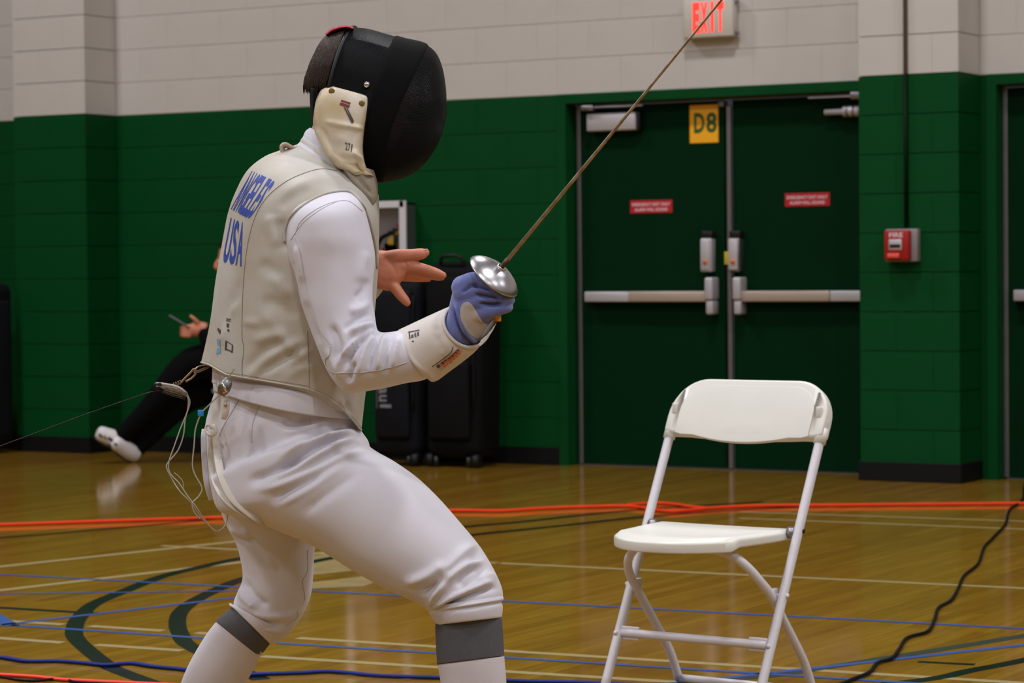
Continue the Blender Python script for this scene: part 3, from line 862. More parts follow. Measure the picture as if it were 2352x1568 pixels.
# -- stations: (outline a) (outline b) depth half-depth
TORSO = [(466, 836, 826, 985, 5.50, .168, 0, -34), (480, 775, 838, 880, 5.50, .172, 0, -8), (489, 725, 848, 800, 5.50, .178), (500, 640, 858, 700, 5.50, .186), (515, 555, 864, 620, 5.50, .195),
         (528, 490, 866, 560, 5.50, .20), (546, 440, 867, 515, 5.50, .20), (572, 393, 867, 482, 5.50, .186), (610, 362, 866, 462, 5.50, .158), (650, 346, 866, 448, 5.50, .122), (686, 334, 862, 438, 5.50, .095)]
SLEEVE = [(700, 440, 812, 428, 5.42, .080), (664, 482, 834, 468, 5.348, .108), (655, 540, 852, 534, 5.33, .112), (661, 592, 862, 590, 5.325, .104), (681, 645, 857, 645, 5.315, .095), (691, 695, 856, 690, 5.305, .088), (708, 745, 861, 722, 5.295, .083),
          (729, 800, 865, 748, 5.28, .080), (757, 862, 867, 759, 5.265, .076), (795, 902, 870, 763, 5.255, .072), (838, 899, 880, 763, 5.25, .068), (886, 891, 896, 762, 5.245, .065), (932, 880, 918, 758, 5.24, .062), (985, 868, 945, 748, 5.235, .056), (1040, 815, 1000, 745, 5.23, .045)]
LSLEEVE = [((640, 480), 5.64, .075), ((690, 560), 5.70, .07), ((720, 690), 5.74, .062), ((765, 705), 5.73, .056), ((820, 660), 5.68, .048), ((852, 628), 5.655, .042)]

# jacket: torso core and both sleeves welded into one cloth
jk_t = loft([(483, 880, 812, 962, 5.50, .160, 0, -2), (487, 868, 815, 940, 5.50, .160, 0, -10)] + [(a + 8, b, c - 8, d, z, r - .012) for a, b, c, d, z, r, *_ in TORSO[1:-1]] + [(690, 325, 835, 400, 5.50, .085), (700, 300, 820, 350, 5.50, .078)], 46, 56)
sl = loft(SLEEVE, 60, 48)
ls = tube([P(*p, z) for p, z, r in LSLEEVE], [r for p, z, r in LSLEEVE], 36, 24)
JF = [([(848, 765), (820, 790), (800, 820), (790, 850)], 7, -.010), ([(866, 760), (838, 772), (812, 790), (790, 815)], 6, .006), ([(862, 770), (840, 800), (828, 840), (824, 866)], 7, .0055), ([(875, 766), (858, 800), (848, 850)], 6, -.005),
      ([(890, 765), (876, 800), (866, 855)], 7, .0055), ([(905, 763), (892, 800), (884, 850)], 6, -.004), ([(918, 770), (908, 810), (900, 850)], 7, .004), ([(802, 800), (784, 820), (776, 848), (782, 874)], 8, .0032), ([(815, 830), (803, 858), (800, 880)], 7, -.006),
      ([(760, 745), (775, 790), (772, 830)], 10, -.006), ([(748, 800), (764, 830), (770, 852)], 8, .002),
      ([(862, 745), (830, 752), (800, 765)], 11, .007), ([(858, 720), (825, 735), (790, 760)], 9, -.004), ([(700, 690), (712, 740), (735, 790)], 9, -.004), ([(682, 560), (690, 610), (694, 650)], 10, .003), ([(672, 600), (678, 640)], 9, -.0015),
      ([(850, 640), (838, 668), (815, 690)], 12, -.004), ([(850, 690), (828, 708), (800, 716)], 12, .004), ([(845, 575), (830, 620), (832, 650)], 14, .003)]
jv, jf = vox([jk_t, sl, ls], .0043, 7)
jv = smooth(folds(jv, jf, [(p, w * .85, a * 2.2) for p, w, a in JF]), jf, 1, .4)
jacket = put('fencing_jacket', jv, jf, m_cloth, fen)
jskin = Skin((jv, jf))
def seam(pts, skin, m, parent, r=.0011, off=.0003, n=40, name='seam', flat=.6):
    q = skin.path(pts, n, off)
    if len(q) > 3:
        return put(name, *tube(q, np.full(len(q), r), None, 6), m, parent)
seam([(677, 540), (690, 580), (700, 640), (716, 700), (735, 755), (752, 780), (760, 792)], jskin, m_seam, jacket)
seam([(760, 792), (757, 815), (748, 825), (752, 845), (768, 856), (795, 856), (830, 855), (880, 848), (935, 832)], jskin, m_seam, jacket, .0013)
seam([(677, 540), (690, 510), (720, 485), (760, 466), (800, 462), (832, 485)], jskin, m_seam, jacket, .0009)
seam([(668, 552), (676, 538), (700, 508), (735, 482), (775, 462)], jskin, m_seam, jacket, .0007)
seam([(525, 901), (580, 903), (650, 916), (715, 925)], jskin, m_seam, jacket, .0006)
# turned jacket hem over the breeches
band_st = [(491, 898, 816, 962, 5.50, .168, 0, 14), (489, 884, 816, 950, 5.50, .168, 0, 6), (487, 866, 816, 930, 5.50, .165, 0, -6)]
hb = loft(band_st, 10, 72)
hem = put('jacket_waistband', *hb, m_cloth, jacket)
hsk = Skin(hb)
seam([(718, 895), (721, 925), (724, 948)], hsk, m_seam, hem, .001)

# breeches: hips and both legs welded into one cloth
PELV = [(500, 880, 812, 940, 5.51, .150), (484, 925, 820, 962, 5.515, .158), (471, 975, 830, 990, 5.52, .168), (468, 1030, 850, 1020, 5.525, .172), (473, 1095, 840, 1070, 5.53, .165), (498, 1165, 780, 1130, 5.545, .13)]
NTHI = [(795, 960, 478, 1095, 5.47, .145), (848, 1024, 500, 1172, 5.45, .142), (905, 1058, 560, 1190, 5.435, .136), (960, 1097, 640, 1220, 5.42, .127), (1010, 1145, 722, 1256, 5.405, .118), (1060, 1202, 800, 1305, 5.39, .108), (1105, 1257, 880, 1350, 5.38, .10), (1138, 1313, 945, 1379, 5.37, .094), (1156, 1358, 973, 1394, 5.365, .088), (1154, 1384, 987, 1408, 5.36, .080)]
FTHI = [(490, 1120, 770, 1120, 5.60, .125), (512, 1190, 748, 1190, 5.62, .12), (528, 1222, 728, 1235, 5.63, .113), (543, 1250, 722, 1275, 5.635, .107), (554, 1295, 720, 1318, 5.64, .10), (557, 1330, 718, 1345, 5.645, .094), (544, 1362, 712, 1376, 5.65, .090), (534, 1384, 692, 1418, 5.655, .086), (534, 1390, 662, 1458, 5.66, .082), (540, 1395, 632, 1476, 5.66, .074)]
pv, pf = vox([loft(PELV, 30, 56), loft(NTHI, 50, 48), loft(FTHI, 40, 40)], .0046, 16)
PF = [([(830, 975), (770, 985), (720, 1000), (690, 1020)], 9, -.008), ([(832, 992), (790, 990), (740, 1002), (690, 1022), (640, 1050)], 9, .008), ([(838, 1004), (790, 1002), (745, 1018), (690, 1050), (620, 1085)], 8, -.010), ([(845, 1018), (800, 1012), (745, 1038), (680, 1075), (600, 1110)], 9, .008),
      ([(700, 1050), (640, 1082), (590, 1100), (570, 1112)], 13, -.008), ([(850, 1035), (790, 1050), (720, 1085), (640, 1115), (585, 1125)], 10, .006), ([(740, 1085), (680, 1120), (620, 1150)], 13, -.006), ([(800, 1065), (720, 1115), (640, 1160)], 11, .004), ([(830, 1080), (760, 1130), (690, 1180)], 14, -.004),
      ([(715, 955), (680, 972), (645, 965)], 14, -.006), ([(760, 965), (700, 985), (650, 990)], 10, .004),
      ([(1120, 1240), (1075, 1260), (1030, 1300), (1010, 1320)], 12, .006), ([(1020, 1290), (985, 1320), (930, 1340)], 12, .006), ([(1030, 1320), (1000, 1345), (960, 1362)], 11, -.008), ([(1115, 1285), (1070, 1300), (1030, 1330), (1000, 1370)], 9, .008), ([(1110, 1300), (1075, 1320), (1050, 1350)], 12, -.007), ([(1140, 1330), (1090, 1350), (1030, 1375), (990, 1400)], 8, .007),
      ([(1145, 1350), (1100, 1358), (1040, 1385), (1000, 1412)], 6, -.009), ([(1030, 1310), (1005, 1350), (985, 1395)], 8, .006), ([(1148, 1320), (1120, 1322), (1095, 1335)], 10, .004), ([(1085, 1230), (1100, 1270), (1075, 1300)], 12, -.004),
      ([(560, 1330), (575, 1360), (600, 1385), (620, 1388)], 10, -.009), ([(548, 1345), (560, 1372), (590, 1398)], 9, .008), ([(540, 1385), (590, 1412), (650, 1415), (690, 1400)], 8, .006), ([(545, 1395), (600, 1428), (655, 1430)], 7, -.007), ([(600, 1440), (630, 1448), (660, 1445)], 7, .006),
      ([(526, 1212), (548, 1222), (575, 1224)], 9, .007), ([(535, 1232), (560, 1240), (590, 1236)], 9, -.007)]
pv = smooth(folds(pv, pf, [(p, w * .9, a * (1.75 if p[0][0] > 580 and p[0] != (600, 1440) else 1.0)) for p, w, a in PF]), pf, 1, .4)
breech = put('fencing_breeches', pv, pf, m_breech, fen)
psk = Skin((pv, pf))
seam([(604, 915), (590, 945), (580, 975), (578, 1016)], psk, m_seam, breech, .0010)
seam([(548, 920), (530, 950), (510, 985), (505, 1000)], psk, m_seam, breech, .0014)
seam([(706, 1262), (706, 1310), (695, 1335), (700, 1375), (684, 1400), (682, 1418), (655, 1438)], psk, m_seam, breech, .0008)
seam([(712, 950), (713, 975)], psk, m_seam, breech, .0006, n=12)
cuff1 = loft([(976, 1394, 1155, 1368, 5.362, .086), (985, 1404, 1157, 1376, 5.36, .089), (985, 1408, 1152, 1382, 5.36, .083), (992, 1418, 1155, 1392, 5.36, .087), (1001, 1432, 1153, 1414, 5.36, .084), (1003, 1435, 1150, 1418, 5.36, .080)], 26, 64)
put('knee_cuff', *cuff1, m_breech, breech)
cuff2 = loft([(528, 1384, 664, 1456, 5.66, .083), (526, 1389, 652, 1466, 5.66, .082), (530, 1391, 630, 1480, 5.66, .079), (534, 1394, 622, 1480, 5.66, .074)], 18, 64)
put('knee_cuff', *cuff2, m_breech, breech)

# lame vest
vv, vf = loft(TORSO, 110, 130, 2.25, True, .004)
VF = [([(560, 862), (600, 825), (660, 795), (700, 780)], 9, .006), ([(565, 835), (610, 800), (650, 785)], 11, -.005), ([(600, 845), (660, 820), (700, 800)], 10, -.005), ([(610, 858), (670, 828), (715, 800)], 8, .004),
      ([(560, 738), (600, 742)], 8, .004), ([(600, 715), (640, 755), (680, 800), (700, 830)], 11, .007), ([(620, 730), (665, 775), (700, 815)], 10, -.005), ([(600, 690), (640, 700), (680, 730)], 14, -.005), ([(620, 625), (650, 660), (675, 680)], 13, .005), ([(600, 600), (640, 640)], 14, -.005),
      ([(545, 690), (525, 735), (510, 790)], 9, .004), ([(555, 640), (535, 700), (515, 760)], 8, -.0025), ([(640, 500), (650, 540), (655, 580)], 13, -.006), ([(620, 490), (625, 530), (640, 570)], 13, .004), ([(650, 450), (690, 425), (740, 410), (800, 408)], 12, .004), ([(640, 480), (670, 455), (710, 430)], 9, -.003),
      ([(790, 930), (805, 955), (818, 980)], 7, -.006), ([(775, 925), (795, 950), (812, 978)], 6, .004), ([(580, 780), (620, 770), (660, 765)], 10, .004), ([(640, 870), (690, 850), (730, 850)], 12, .003)]
vv = folds(vv, vf, [(p, w, a * 1.25) for p, w, a in VF])
HEMX = [(440, 826), (466, 833), (482, 838), (503, 851), (520, 860), (560, 867), (640, 880), (705, 892), (745, 907), (785, 937), (812, 966), (826, 984), (850, 1000)]
G = vv.reshape(110, 130, 3)
px, py, pz = proj(G[0])
dy = np.interp(px, [p[0] for p in HEMX], [p[1] for p in HEMX]) - py
for i in range(26):
    G[i] -= UP * (dy * pz / FOC * (1 - i / 26) ** 1.5)[:, None]
vv = G.reshape(-1, 3)
vest = put('lame_vest', vv, vf, m_lame, fen)
vsk = Skin((vv, vf))
seam([(557, 866), (556, 840), (560, 800), (556, 770), (557, 700), (560, 640), (566, 580), (576, 530), (592, 485), (616, 450), (652, 420), (690, 401), (735, 388), (775, 392)], vsk, m_lameseam, vest, .0008, n=80)
seam([(710, 893), (710, 850), (708, 800), (706, 760)], vsk, m_lameseam, vest, .0007)
seam([(505, 855), (555, 860), (640, 875), (708, 886)], vsk, m_lameseam, vest, .0004)
# bound edge of the arm hole, lying where the sleeve comes out
arm_edge = [(655, 556), (655, 530), (664, 505), (684, 482), (712, 462), (745, 447), (780, 440), (806, 443), (826, 462), (842, 490), (854, 530), (862, 575), (865, 615)]
both = Skin((jv, jf), (vv, vf))
q = both.path(arm_edge, 60, .001)
put('arm_hole_binding', *tube(q, np.full(len(q), .0042), None, 8, True, .7), m_lame, vest)
q = vv.reshape(110, 130, 3)[0]
put('hem_binding', *tube(np.vstack([q, q[:1]]), np.full(131, .0019), None, 8), m_lame, vest)
vc = loft([(684, 338, 864, 446, 5.50, .098), (690, 322, 862, 432, 5.50, .094), (694, 316, 858, 415, 5.50, .09)], 12, 56)
put('collar', *vc, m_lame, vest)
jc = loft([(694, 322, 850, 420, 5.50, .088), (701, 302, 840, 370, 5.50, .082), (712, 293, 835, 345, 5.50, .078)], 12, 56)
put('collar', *jc, m_cloth, jacket)
# loop tag standing off the nape
put('collar_tag', *tube([P(690, 338, 5.47), P(672, 340, 5.46), P(655, 332, 5.455), P(648, 338, 5.455), P(652, 350, 5.455), P(668, 346, 5.455)], [.009, .011, .012, .012, .010, .007], 24, 12, True, .42), mat('beige_tag', (186, 168, 146), .7), vest)

def decal(skin, quad, v, f, m, parent, name, off=.0009):     # print laid on cloth: unit square corners TL TR BR BL
    TL, TR, BR, BL = [np.array(c, float) for c in quad]
    V, ok = [], []
    for a, b in v[:, :2]:
        u, t = a + .5, .5 - b
        x, y = (TL * (1 - u) + TR * u) * (1 - t) + (BL * (1 - u) + BR * u) * t
        p = skin.at(x, y, off)
        ok.append(p is not None); V.append(p if p is not None else P(x, y, 5.5))
    F = [q if True else q for q in f if all(ok[i] for i in q)]
    return put(name, V, F, m, parent, False)
def letters(skin, s, quad, m, parent, name='lettering', bold=.02):
    # one mesh per letter, spread evenly over the quad
    TL, TR, BR, BL = [np.array(c, float) for c in quad]
    n = len(s)
    for i, ch in enumerate(s):
        if ch == ' ': continue
        v, f = text_mesh(ch, bold, subdiv=2)
        a, b = ((i + .06) / n, (i + .94) / n) if ch != '1' else ((i + .32) / n, (i + .68) / n)
        decal(skin, [TL + (TR - TL) * a, TL + (TR - TL) * b, BL + (BR - BL) * b, BL + (BR - BL) * a], v, f, m, parent, 'letter')
letters(vsk, 'ANGELES', [(576, 391), (634, 417), (574, 503), (530, 480)], m_blue, vest)
letters(vsk, 'USA', [(530, 500), (563, 512), (556, 612), (509, 602)], m_blue, vest)
def rects(skin, rs, m, parent, name):
    for q in rs:
        g = np.array([(x, y, 0) for y in np.linspace(.5, -.5, 5) for x in np.linspace(-.5, .5, 5)])
        decal(skin, q, g, grid_faces(5, 5, False, False), m, parent, name)
rects(vsk, [[(520, 731), (531, 732), (531, 734), (520, 733)], [(520, 735), (530, 736), (530, 738), (520, 737)], [(521, 742), (527, 743), (526, 752), (521, 751)], [(523, 755), (527, 756), (527, 762), (523, 761)],
            [(501, 752), (508, 758), (506, 768), (500, 758)], [(519, 781), (536, 792), (536, 794), (519, 783)], [(518, 783), (522, 785), (521, 804), (517, 804)], [(533, 793), (536, 794), (535, 810), (532, 810)], [(521, 800), (535, 807), (535, 810), (520, 803)]], m_ink, vest, 'stamp_mark')
rects(vsk, [[(498, 778), (506, 780), (507, 797), (499, 790)], [(499, 800), (508, 798), (507, 810), (497, 814)]], m_bink, vest, 'stamp_mark')

m_clip0 = mat('dull_rivet', (150, 140, 120), .4, .6)
# braces hanging from the waist
def ribbon(pts, z, w, m, parent, name, n=40, flat=.22):
    q = np.array([P(x, y, zz) for (x, y), zz in zip(pts, z)])
    return put(name, *tube(q, np.full(len(q), w), n, 10, True, flat, FW), m, parent)
z0 = [psk.at(x, y, .008, 5.38) for x, y in [(0, 0)]]
def on(skin, pts, off, dflt):
    return [float(proj(skin.at(x, y, off, dflt))[2]) for x, y in pts]
br1 = [(507, 905), (500, 945), (496, 985), (500, 1040), (508, 1090), (530, 1138), (565, 1172), (600, 1196), (625, 1208)]
ribbon(br1, on(psk, br1[:-1], .006, 5.42) + [5.47], .0085, m_strap, fen, 'brace_strap', 60)
br2 = [(494, 990), (486, 1040), (490, 1090), (510, 1135), (545, 1168), (592, 1194), (615, 1206)]
ribbon(br2, on(psk, br2[:-1], .005, 5.45) + [5.49], .0075, m_strap, fen, 'brace_strap', 60)
br3 = [(470, 985), (468, 1010), (470, 1060), (475, 1110), (486, 1148)]
ribbon(br3, [5.46, 5.455, 5.455, 5.46, 5.48], .006, m_cloth, fen, 'brace_strap', 40)
put('brace_clip', *tube([P(516, 908, 5.338), P(519, 925, 5.335), P(517, 948, 5.337), P(513, 962, 5.342)], [.006, .0075, .0075, .005], 16, 10, True, .4, FW), m_strap, fen)
put('clip_rivet', *ball(P(518, 930, 5.330), .0035, 10, 8), m_clip0, fen)
put('brace_loop', *tube([P(486, 985, 5.40), P(478, 975, 5.40), P(472, 985, 5.40), P(482, 1000, 5.39), P(496, 992, 5.385), P(490, 975, 5.39)], .004, 20, 8, True, .6), m_strap, fen)

# socks and shoes
def rib_loft(st, n, m, amp, k):
    v, f = loft(st, n, m)
    c = v.reshape(n, m, 3).mean(1)[:, None, :]
    s = 1 + amp * np.cos(np.arange(m) / m * 2 * math.pi * k)
    return ((v.reshape(n, m, 3) - c) * s[None, :, None] + c).reshape(-1, 3), f
s1 = put('sock', *loft([(1004, 1515, 1157, 1495, 5.36, .068), (1006, 1530, 1159, 1515, 5.36, .069), (1012, 1568, 1163, 1568, 5.365, .069), (1020, 1640, 1160, 1640, 5.37, .064), (1040, 1720, 1145, 1716, 5.375, .052), (1052, 1800, 1134, 1796, 5.38, .042), (1050, 1850, 1140, 1850, 5.38, .044)], 40, 48), m_sock, fen)
put('grey_band', *rib_loft([(1001, 1430, 1150, 1416, 5.36, .068), (1000, 1436, 1153, 1424, 5.36, .069), (1001, 1470, 1155, 1455, 5.36, .0695), (1004, 1521, 1158, 1502, 5.36, .0705), (1005, 1524, 1158, 1505, 5.36, .069)], 14, 288, .004, 72), m_rib, s1)
s2 = put('sock', *loft([(505, 1420, 604, 1500, 5.665, .060), (497, 1427, 596, 1509, 5.67, .062), (470, 1462, 578, 1545, 5.69, .061), (432, 1528, 550, 1592, 5.72, .058), (408, 1590, 518, 1645, 5.75, .052), (392, 1650, 482, 1695, 5.775, .044), (385, 1705, 455, 1735, 5.80, .037), (378, 1745, 450, 1765, 5.81, .038)], 40, 48), m_sock, fen)
put('grey_band', *rib_loft([(538, 1392, 622, 1474, 5.655, .060), (533, 1394, 620, 1478, 5.655, .063), (515, 1408, 609, 1492, 5.66, .064), (497, 1424, 597, 1506, 5.668, .064), (496, 1427, 595, 1508, 5.67, .0625)], 14, 288, .004, 72), m_rib, s2)
def shoe(heel, ang, L=.29):
    c, s = math.cos(ang), math.sin(ang)
    R_ = np.array([[c, -s, 0], [s, c, 0], [0, 0, 1]])
    up = [(0.0, .028, .055), (.03, .036, .095), (.075, .039, .105), (.12, .040, .085), (.17, .045, .066), (.22, .047, .055), (.26, .040, .045), (.285, .022, .032)]
    t = np.linspace(0, 2 * math.pi, 28, endpoint=False)
    V = []
    q = cr(up, 26)
    for x, w, h in q:
        V.append(np.c_[np.full(28, x - .05), w * np.sign(np.cos(t)) * np.abs(np.cos(t)) ** .8, .018 + h * .5 + h * .5 * np.sign(np.sin(t)) * np.abs(np.sin(t)) ** .8])
    v = np.vstack(V) @ R_.T + np.array([heel[0], heel[1], 0])
    o = put('shoe', v, grid_faces(26, 28), m_shoe, fen)
    V = []
    for x, w, h in q:
        V.append([(x - .05, -w - .004, 0), (x - .05, w + .004, 0), (x - .05, w + .004, .022), (x - .05, -w - .004, .022)])
    V = np.array(V).reshape(-1, 3) @ R_.T + np.array([heel[0], heel[1], 0])
    put('sole', V, grid_faces(26, 4), m_sole, o)
    put('laces', *join(*[tube([(np.array([.085 + k * .022, -.022, .112 - k * .009]) @ R_.T) + (heel[0], heel[1], 0), (np.array([.085 + k * .022, 0, .123 - k * .010]) @ R_.T) + (heel[0], heel[1], 0), (np.array([.085 + k * .022, .022, .112 - k * .009]) @ R_.T) + (heel[0], heel[1], 0)], .003, 8, 6) for k in range(4)]), m_cloth, o)
fa = P(1095, 1850, 5.38); ra = P(414, 1755, 5.81)
shoe(fa[:2], YAW + .05)
shoe(ra[:2], YAW + 1.7)

# body: head with features, neck, trunk, arms, bare left hand, legs; one skin
def TU(pts, n=24, m=18):
    return tube([P(x, y, z) for x, y, z, r in pts], [r for *_, r in pts], n, m)
hd = [loft([(800, 72, 850, 76, 5.50, .03), (760, 95, 900, 95, 5.50, .065), (735, 140, 925, 140, 5.50, .08), (728, 185, 932, 190, 5.50, .082), (735, 230, 932, 240, 5.50, .076), (750, 270, 925, 285, 5.50, .068), (775, 305, 915, 325, 5.50, .055), (820, 330, 900, 345, 5.50, .035)], 30, 32),
      TU([(930, 205, 5.50, .012), (947, 240, 5.50, .015), (930, 252, 5.50, .014)], 10, 12),           # nose
      TU([(925, 285, 5.475, .009), (932, 287, 5.50, .010), (925, 285, 5.525, .009)], 10, 10),          # lips
      TU([(915, 190, 5.445, .012), (925, 186, 5.47, .012), (922, 188, 5.49, .009)], 8, 10), TU([(915, 190, 5.555, .012), (925, 186, 5.53, .012), (922, 188, 5.51, .009)], 8, 10),   # brows
      TU([(820, 205, 5.42, .010), (808, 225, 5.417, .013), (815, 250, 5.42, .009)], 10, 10), TU([(820, 205, 5.58, .010), (808, 225, 5.583, .013), (815, 250, 5.58, .009)], 10, 10),  # ears
      TU([(790, 260, 5.50, .055), (770, 330, 5.50, .058), (745, 390, 5.50, .075)]),
      loft([(530, 520, 840, 590, 5.50, .16), (525, 650, 830, 700, 5.50, .15), (520, 800, 810, 850, 5.50, .14), (510, 960, 800, 990, 5.52, .14), (520, 1100, 760, 1080, 5.54, .12)], 20, 32),
      TU([(770, 500, 5.37, .055), (770, 640, 5.315, .05), (800, 820, 5.27, .042), (920, 815, 5.245, .036), (1060, 760, 5.23, .028)]),
      TU([(640, 500, 5.62, .055), (700, 600, 5.71, .045), (722, 690, 5.735, .04), (770, 695, 5.73, .038), (830, 645, 5.67, .033), (862, 615, 5.65, .030)]),
      TU([(640, 1060, 5.46, .10), (860, 1190, 5.41, .085), (1070, 1340, 5.365, .062), (1078, 1410, 5.36, .058), (1085, 1520, 5.365, .052), (1093, 1700, 5.375, .036), (1095, 1840, 5.38, .035)], 40),
      TU([(630, 1120, 5.60, .10), (640, 1280, 5.64, .07), (620, 1385, 5.655, .056), (572, 1448, 5.66, .050), (510, 1528, 5.705, .042), (435, 1680, 5.785, .030), (414, 1755, 5.81, .034)], 40)]
bv, bf = vox(hd, .006, 4)
# bare left hand
hz = 5.64
hand = [loft([(866, 574, 852, 652, hz, .022), (885, 575, 868, 662, hz, .024), (905, 580, 890, 668, hz, .023), (925, 590, 910, 660, hz, .020), (940, 604, 928, 640, hz, .016)], 16, 20),
        TU([(830, 600, 5.66, .033), (850, 612, 5.65, .031), (872, 615, 5.643, .030)], 10, 18),
        finger([(885, 592, hz - .004, .0145), (915, 587, hz - .012, .0145), (945, 585, hz - .016, .0125), (960, 584, hz - .017, .0128), (972, 582, hz - .017, .0115), (978, 580, hz - .017, .0085)]),       # thumb
        finger([(920, 612, hz - .006, .0135), (948, 612, hz - .012, .0118), (976, 618, hz - .014, .0110), (1002, 626, hz - .014, .0098), (1018, 632, hz - .012, .0076)]),              # index
        finger([(920, 624, hz + .006, .012), (950, 625, hz + .004, .0112), (985, 631, hz + .004, .010), (1008, 636, hz + .006, .0085), (1015, 637, hz + .006, .007)]),
        finger([(912, 634, hz + .014, .011), (945, 636, hz + .014, .0105), (968, 638, hz + .016, .0092), (984, 640, hz + .018, .0072)]),
        finger([(886, 643, hz, .014), (906, 659, hz - .008, .0125), (920, 677, hz - .012, .0112), (931, 690, hz - .014, .0098), (935, 695, hz - .014, .0082)])]          # little finger
hv, hf = vox(hand, .0021, 5)
hv = folds(hv, hf, [([(928, 600), (934, 612), (932, 622)], 3, -.0016), ([(900, 640), (885, 648), (872, 640)], 4, -.001), ([(955, 628), (975, 633), (1000, 638)], 2.5, -.0012), ([(938, 600), (948, 606)], 3, -.001), ([(893, 600), (905, 615), (910, 635)], 6, -.0012)])
body = put('body', *join((bv, bf), (hv, hf)), m_skin, fen)
m_nail = mat('finger_nail', (226, 178, 168), .3)
put('thumb_nail', *ball((0, 0, 0), (1, 1, 1), 12, 8), m_nail, body)
nn = body.children[0]
th = P(976, 575, hz - .02)
nv2 = np.array([q.co[:] for q in nn.data.vertices]); nv2 = th + np.outer(nv2[:, 0] * .0075, RT * .95 + UP * .25) + np.outer(nv2[:, 1] * .0022, UP) + np.outer(nv2[:, 2] * .0055, FW - UP * .3)
nn.data.vertices.foreach_set('co', nv2.ravel())
for s in (-1, 1):
    e = P(928, 205, 5.50 + s * .03)
    put('eye', *ball(e, .011, 14, 10), mat('eye_white', (225, 222, 216), .2), body)

# hair: cap plus many tapered locks
cap = loft([(780, 69, 800, 72, 5.50, .025), (756, 82, 800, 84, 5.50, .046), (738, 105, 796, 108, 5.50, .060), (721, 140, 785, 146, 5.50, .068), (708, 173, 775, 182, 5.50, .068), (702, 196, 765, 205, 5.50, .066), (708, 207, 762, 220, 5.50, .064), (716, 230, 765, 250, 5.50, .060), (722, 285, 765, 290, 5.50, .05)], 30, 44)
hair = put('hair', *cap, m_hair, fen)
rr = random.Random(3)
lk = []
def prof_x(yy): return np.interp(yy, [62, 72, 85, 105, 140, 175, 200, 214], [800, 765, 748, 733, 716, 703, 696, 698])
for k in range(1100):
    th = rr.uniform(-.95, 1.0) * math.pi / 2                    # 0 straight back, negative on the near side
    if rr.random() < .6: th = -abs(th)
    y0 = rr.uniform(66, 150)
    ln = rr.uniform(40, 78)
    pts = []
    for j in range(6):
        yy = min(y0 + ln * j / 5, 212 + rr.uniform(-4, 6))
        k2 = np.interp(yy, [62, 80, 110, 150, 210], [.35, .7, .9, 1.0, .96])
        x = 802 - (802 - prof_x(yy)) * math.cos(th) ** .8 + (y0 - yy) * .12 * (1 - math.cos(th))
        pts.append((x + rr.uniform(-1, 1), yy, 5.50 + math.sin(th) * .091 * k2, .0027 * (1 - (j / 5) ** 2 * .9)))
    if all(p_[0] < np.interp(p_[1], [60, 100, 145, 185, 200], [806, 784, 764, 752, 747]) for p_ in pts if p_[2] < 5.5):
        lk.append(TU(pts, 9, 5))
for k in range(90):                                            # loose ends at the nape
    x = rr.uniform(699, 732); y = rr.uniform(178, 196)
    zz = 5.50 - .075 * math.sin(math.acos(max(-1, min(1, (770 - x) / 72)))) * rr.choice((1, 1, -1))
    lk.append(TU([(x + 17, y - 34, 5.5 + (zz - 5.5) * .9, .002), (x + 2, y, zz, .002), (x - rr.uniform(-2, 3), y + rr.uniform(8, 20), zz, .0004)], 8, 5))
put('hair_locks', *join(*lk), mat('brown_locks', (58, 42, 33), .5, vs=300, spec=.2, col2=(24, 17, 13)), hair, kind='stuff')
bd = loft([(746, 78, 752, 82, 5.50, .04), (760, 66, 767, 73, 5.50, .056), (782, 59, 786, 67, 5.50, .060), (798, 58, 800, 66, 5.50, .058), (812, 62, 812, 70, 5.50, .05)], 26, 40)
bdv = folds(bd[0], bd[1], [([(755, 76), (780, 66), (810, 64)], 3, -.002)])
put('bandana', bdv, bd[1], m_pink, fen)

# ------------------------------------------------------------ mask (worn)
MASK = [(812, 63, 752, 320, 5.50, .098, 0, 0, 24, 0), (845, 66, 796, 372, 5.50, .108, 0, 0, 10, 0), (885, 77, 835, 398, 5.50, .114), (930, 90, 868, 415, 5.50, .113), (975, 101, 905, 415, 5.50, .104), (1002, 122, 945, 400, 5.50, .088), (1017, 158, 977, 374, 5.50, .068), (1024, 200, 1002, 338, 5.50, .046), (1026, 240, 1016, 305, 5.50, .022), (1026, 265, 1022, 280, 5.50, .006)]
NM, MM = 60, 80
mv, mf = loft(MASK, NM, MM, 2.15, False)
mask = put('fencing_mask', mv, mf, m_mesh, fen)
uvl = mask.data.uv_layers.new(name='UVMap')
g = mv.reshape(NM, MM, 3)
al = np.cumsum(np.r_[0, np.linalg.norm(np.diff(g, axis=0), axis=2).mean(1)])
per = np.linalg.norm(np.diff(g[NM // 3], axis=0), axis=1).mean() * MM
uvs = []
for p_ in mask.data.polygons:
    for li in p_.loop_indices:
        vi = mask.data.loops[li].vertex_index
        i, j = divmod(vi, MM)
        jj = j if not (j == 0 and any(mask.data.loops[x].vertex_index % MM == MM - 1 for x in p_.loop_indices)) else MM
        uvs += [al[i] / .0026, jj / MM * round(per / .0026)]
uvl.data.foreach_set('uv', np.array(uvs, dtype=np.float32))
CL = np.array([(908, 78), (884, 130), (864, 190), (853, 222), (846, 260), (839, 300), (835, 340), (836, 370), (841, 400), (844, 430)], float)      # rear and front edge of the cloth band round the mask
CRR = np.array([(990, 95), (972, 130), (948, 180), (922, 235), (899, 295), (887, 345), (881, 430)], float)
GM = mv.reshape(NM, MM, 3)
cen = GM.mean(1)
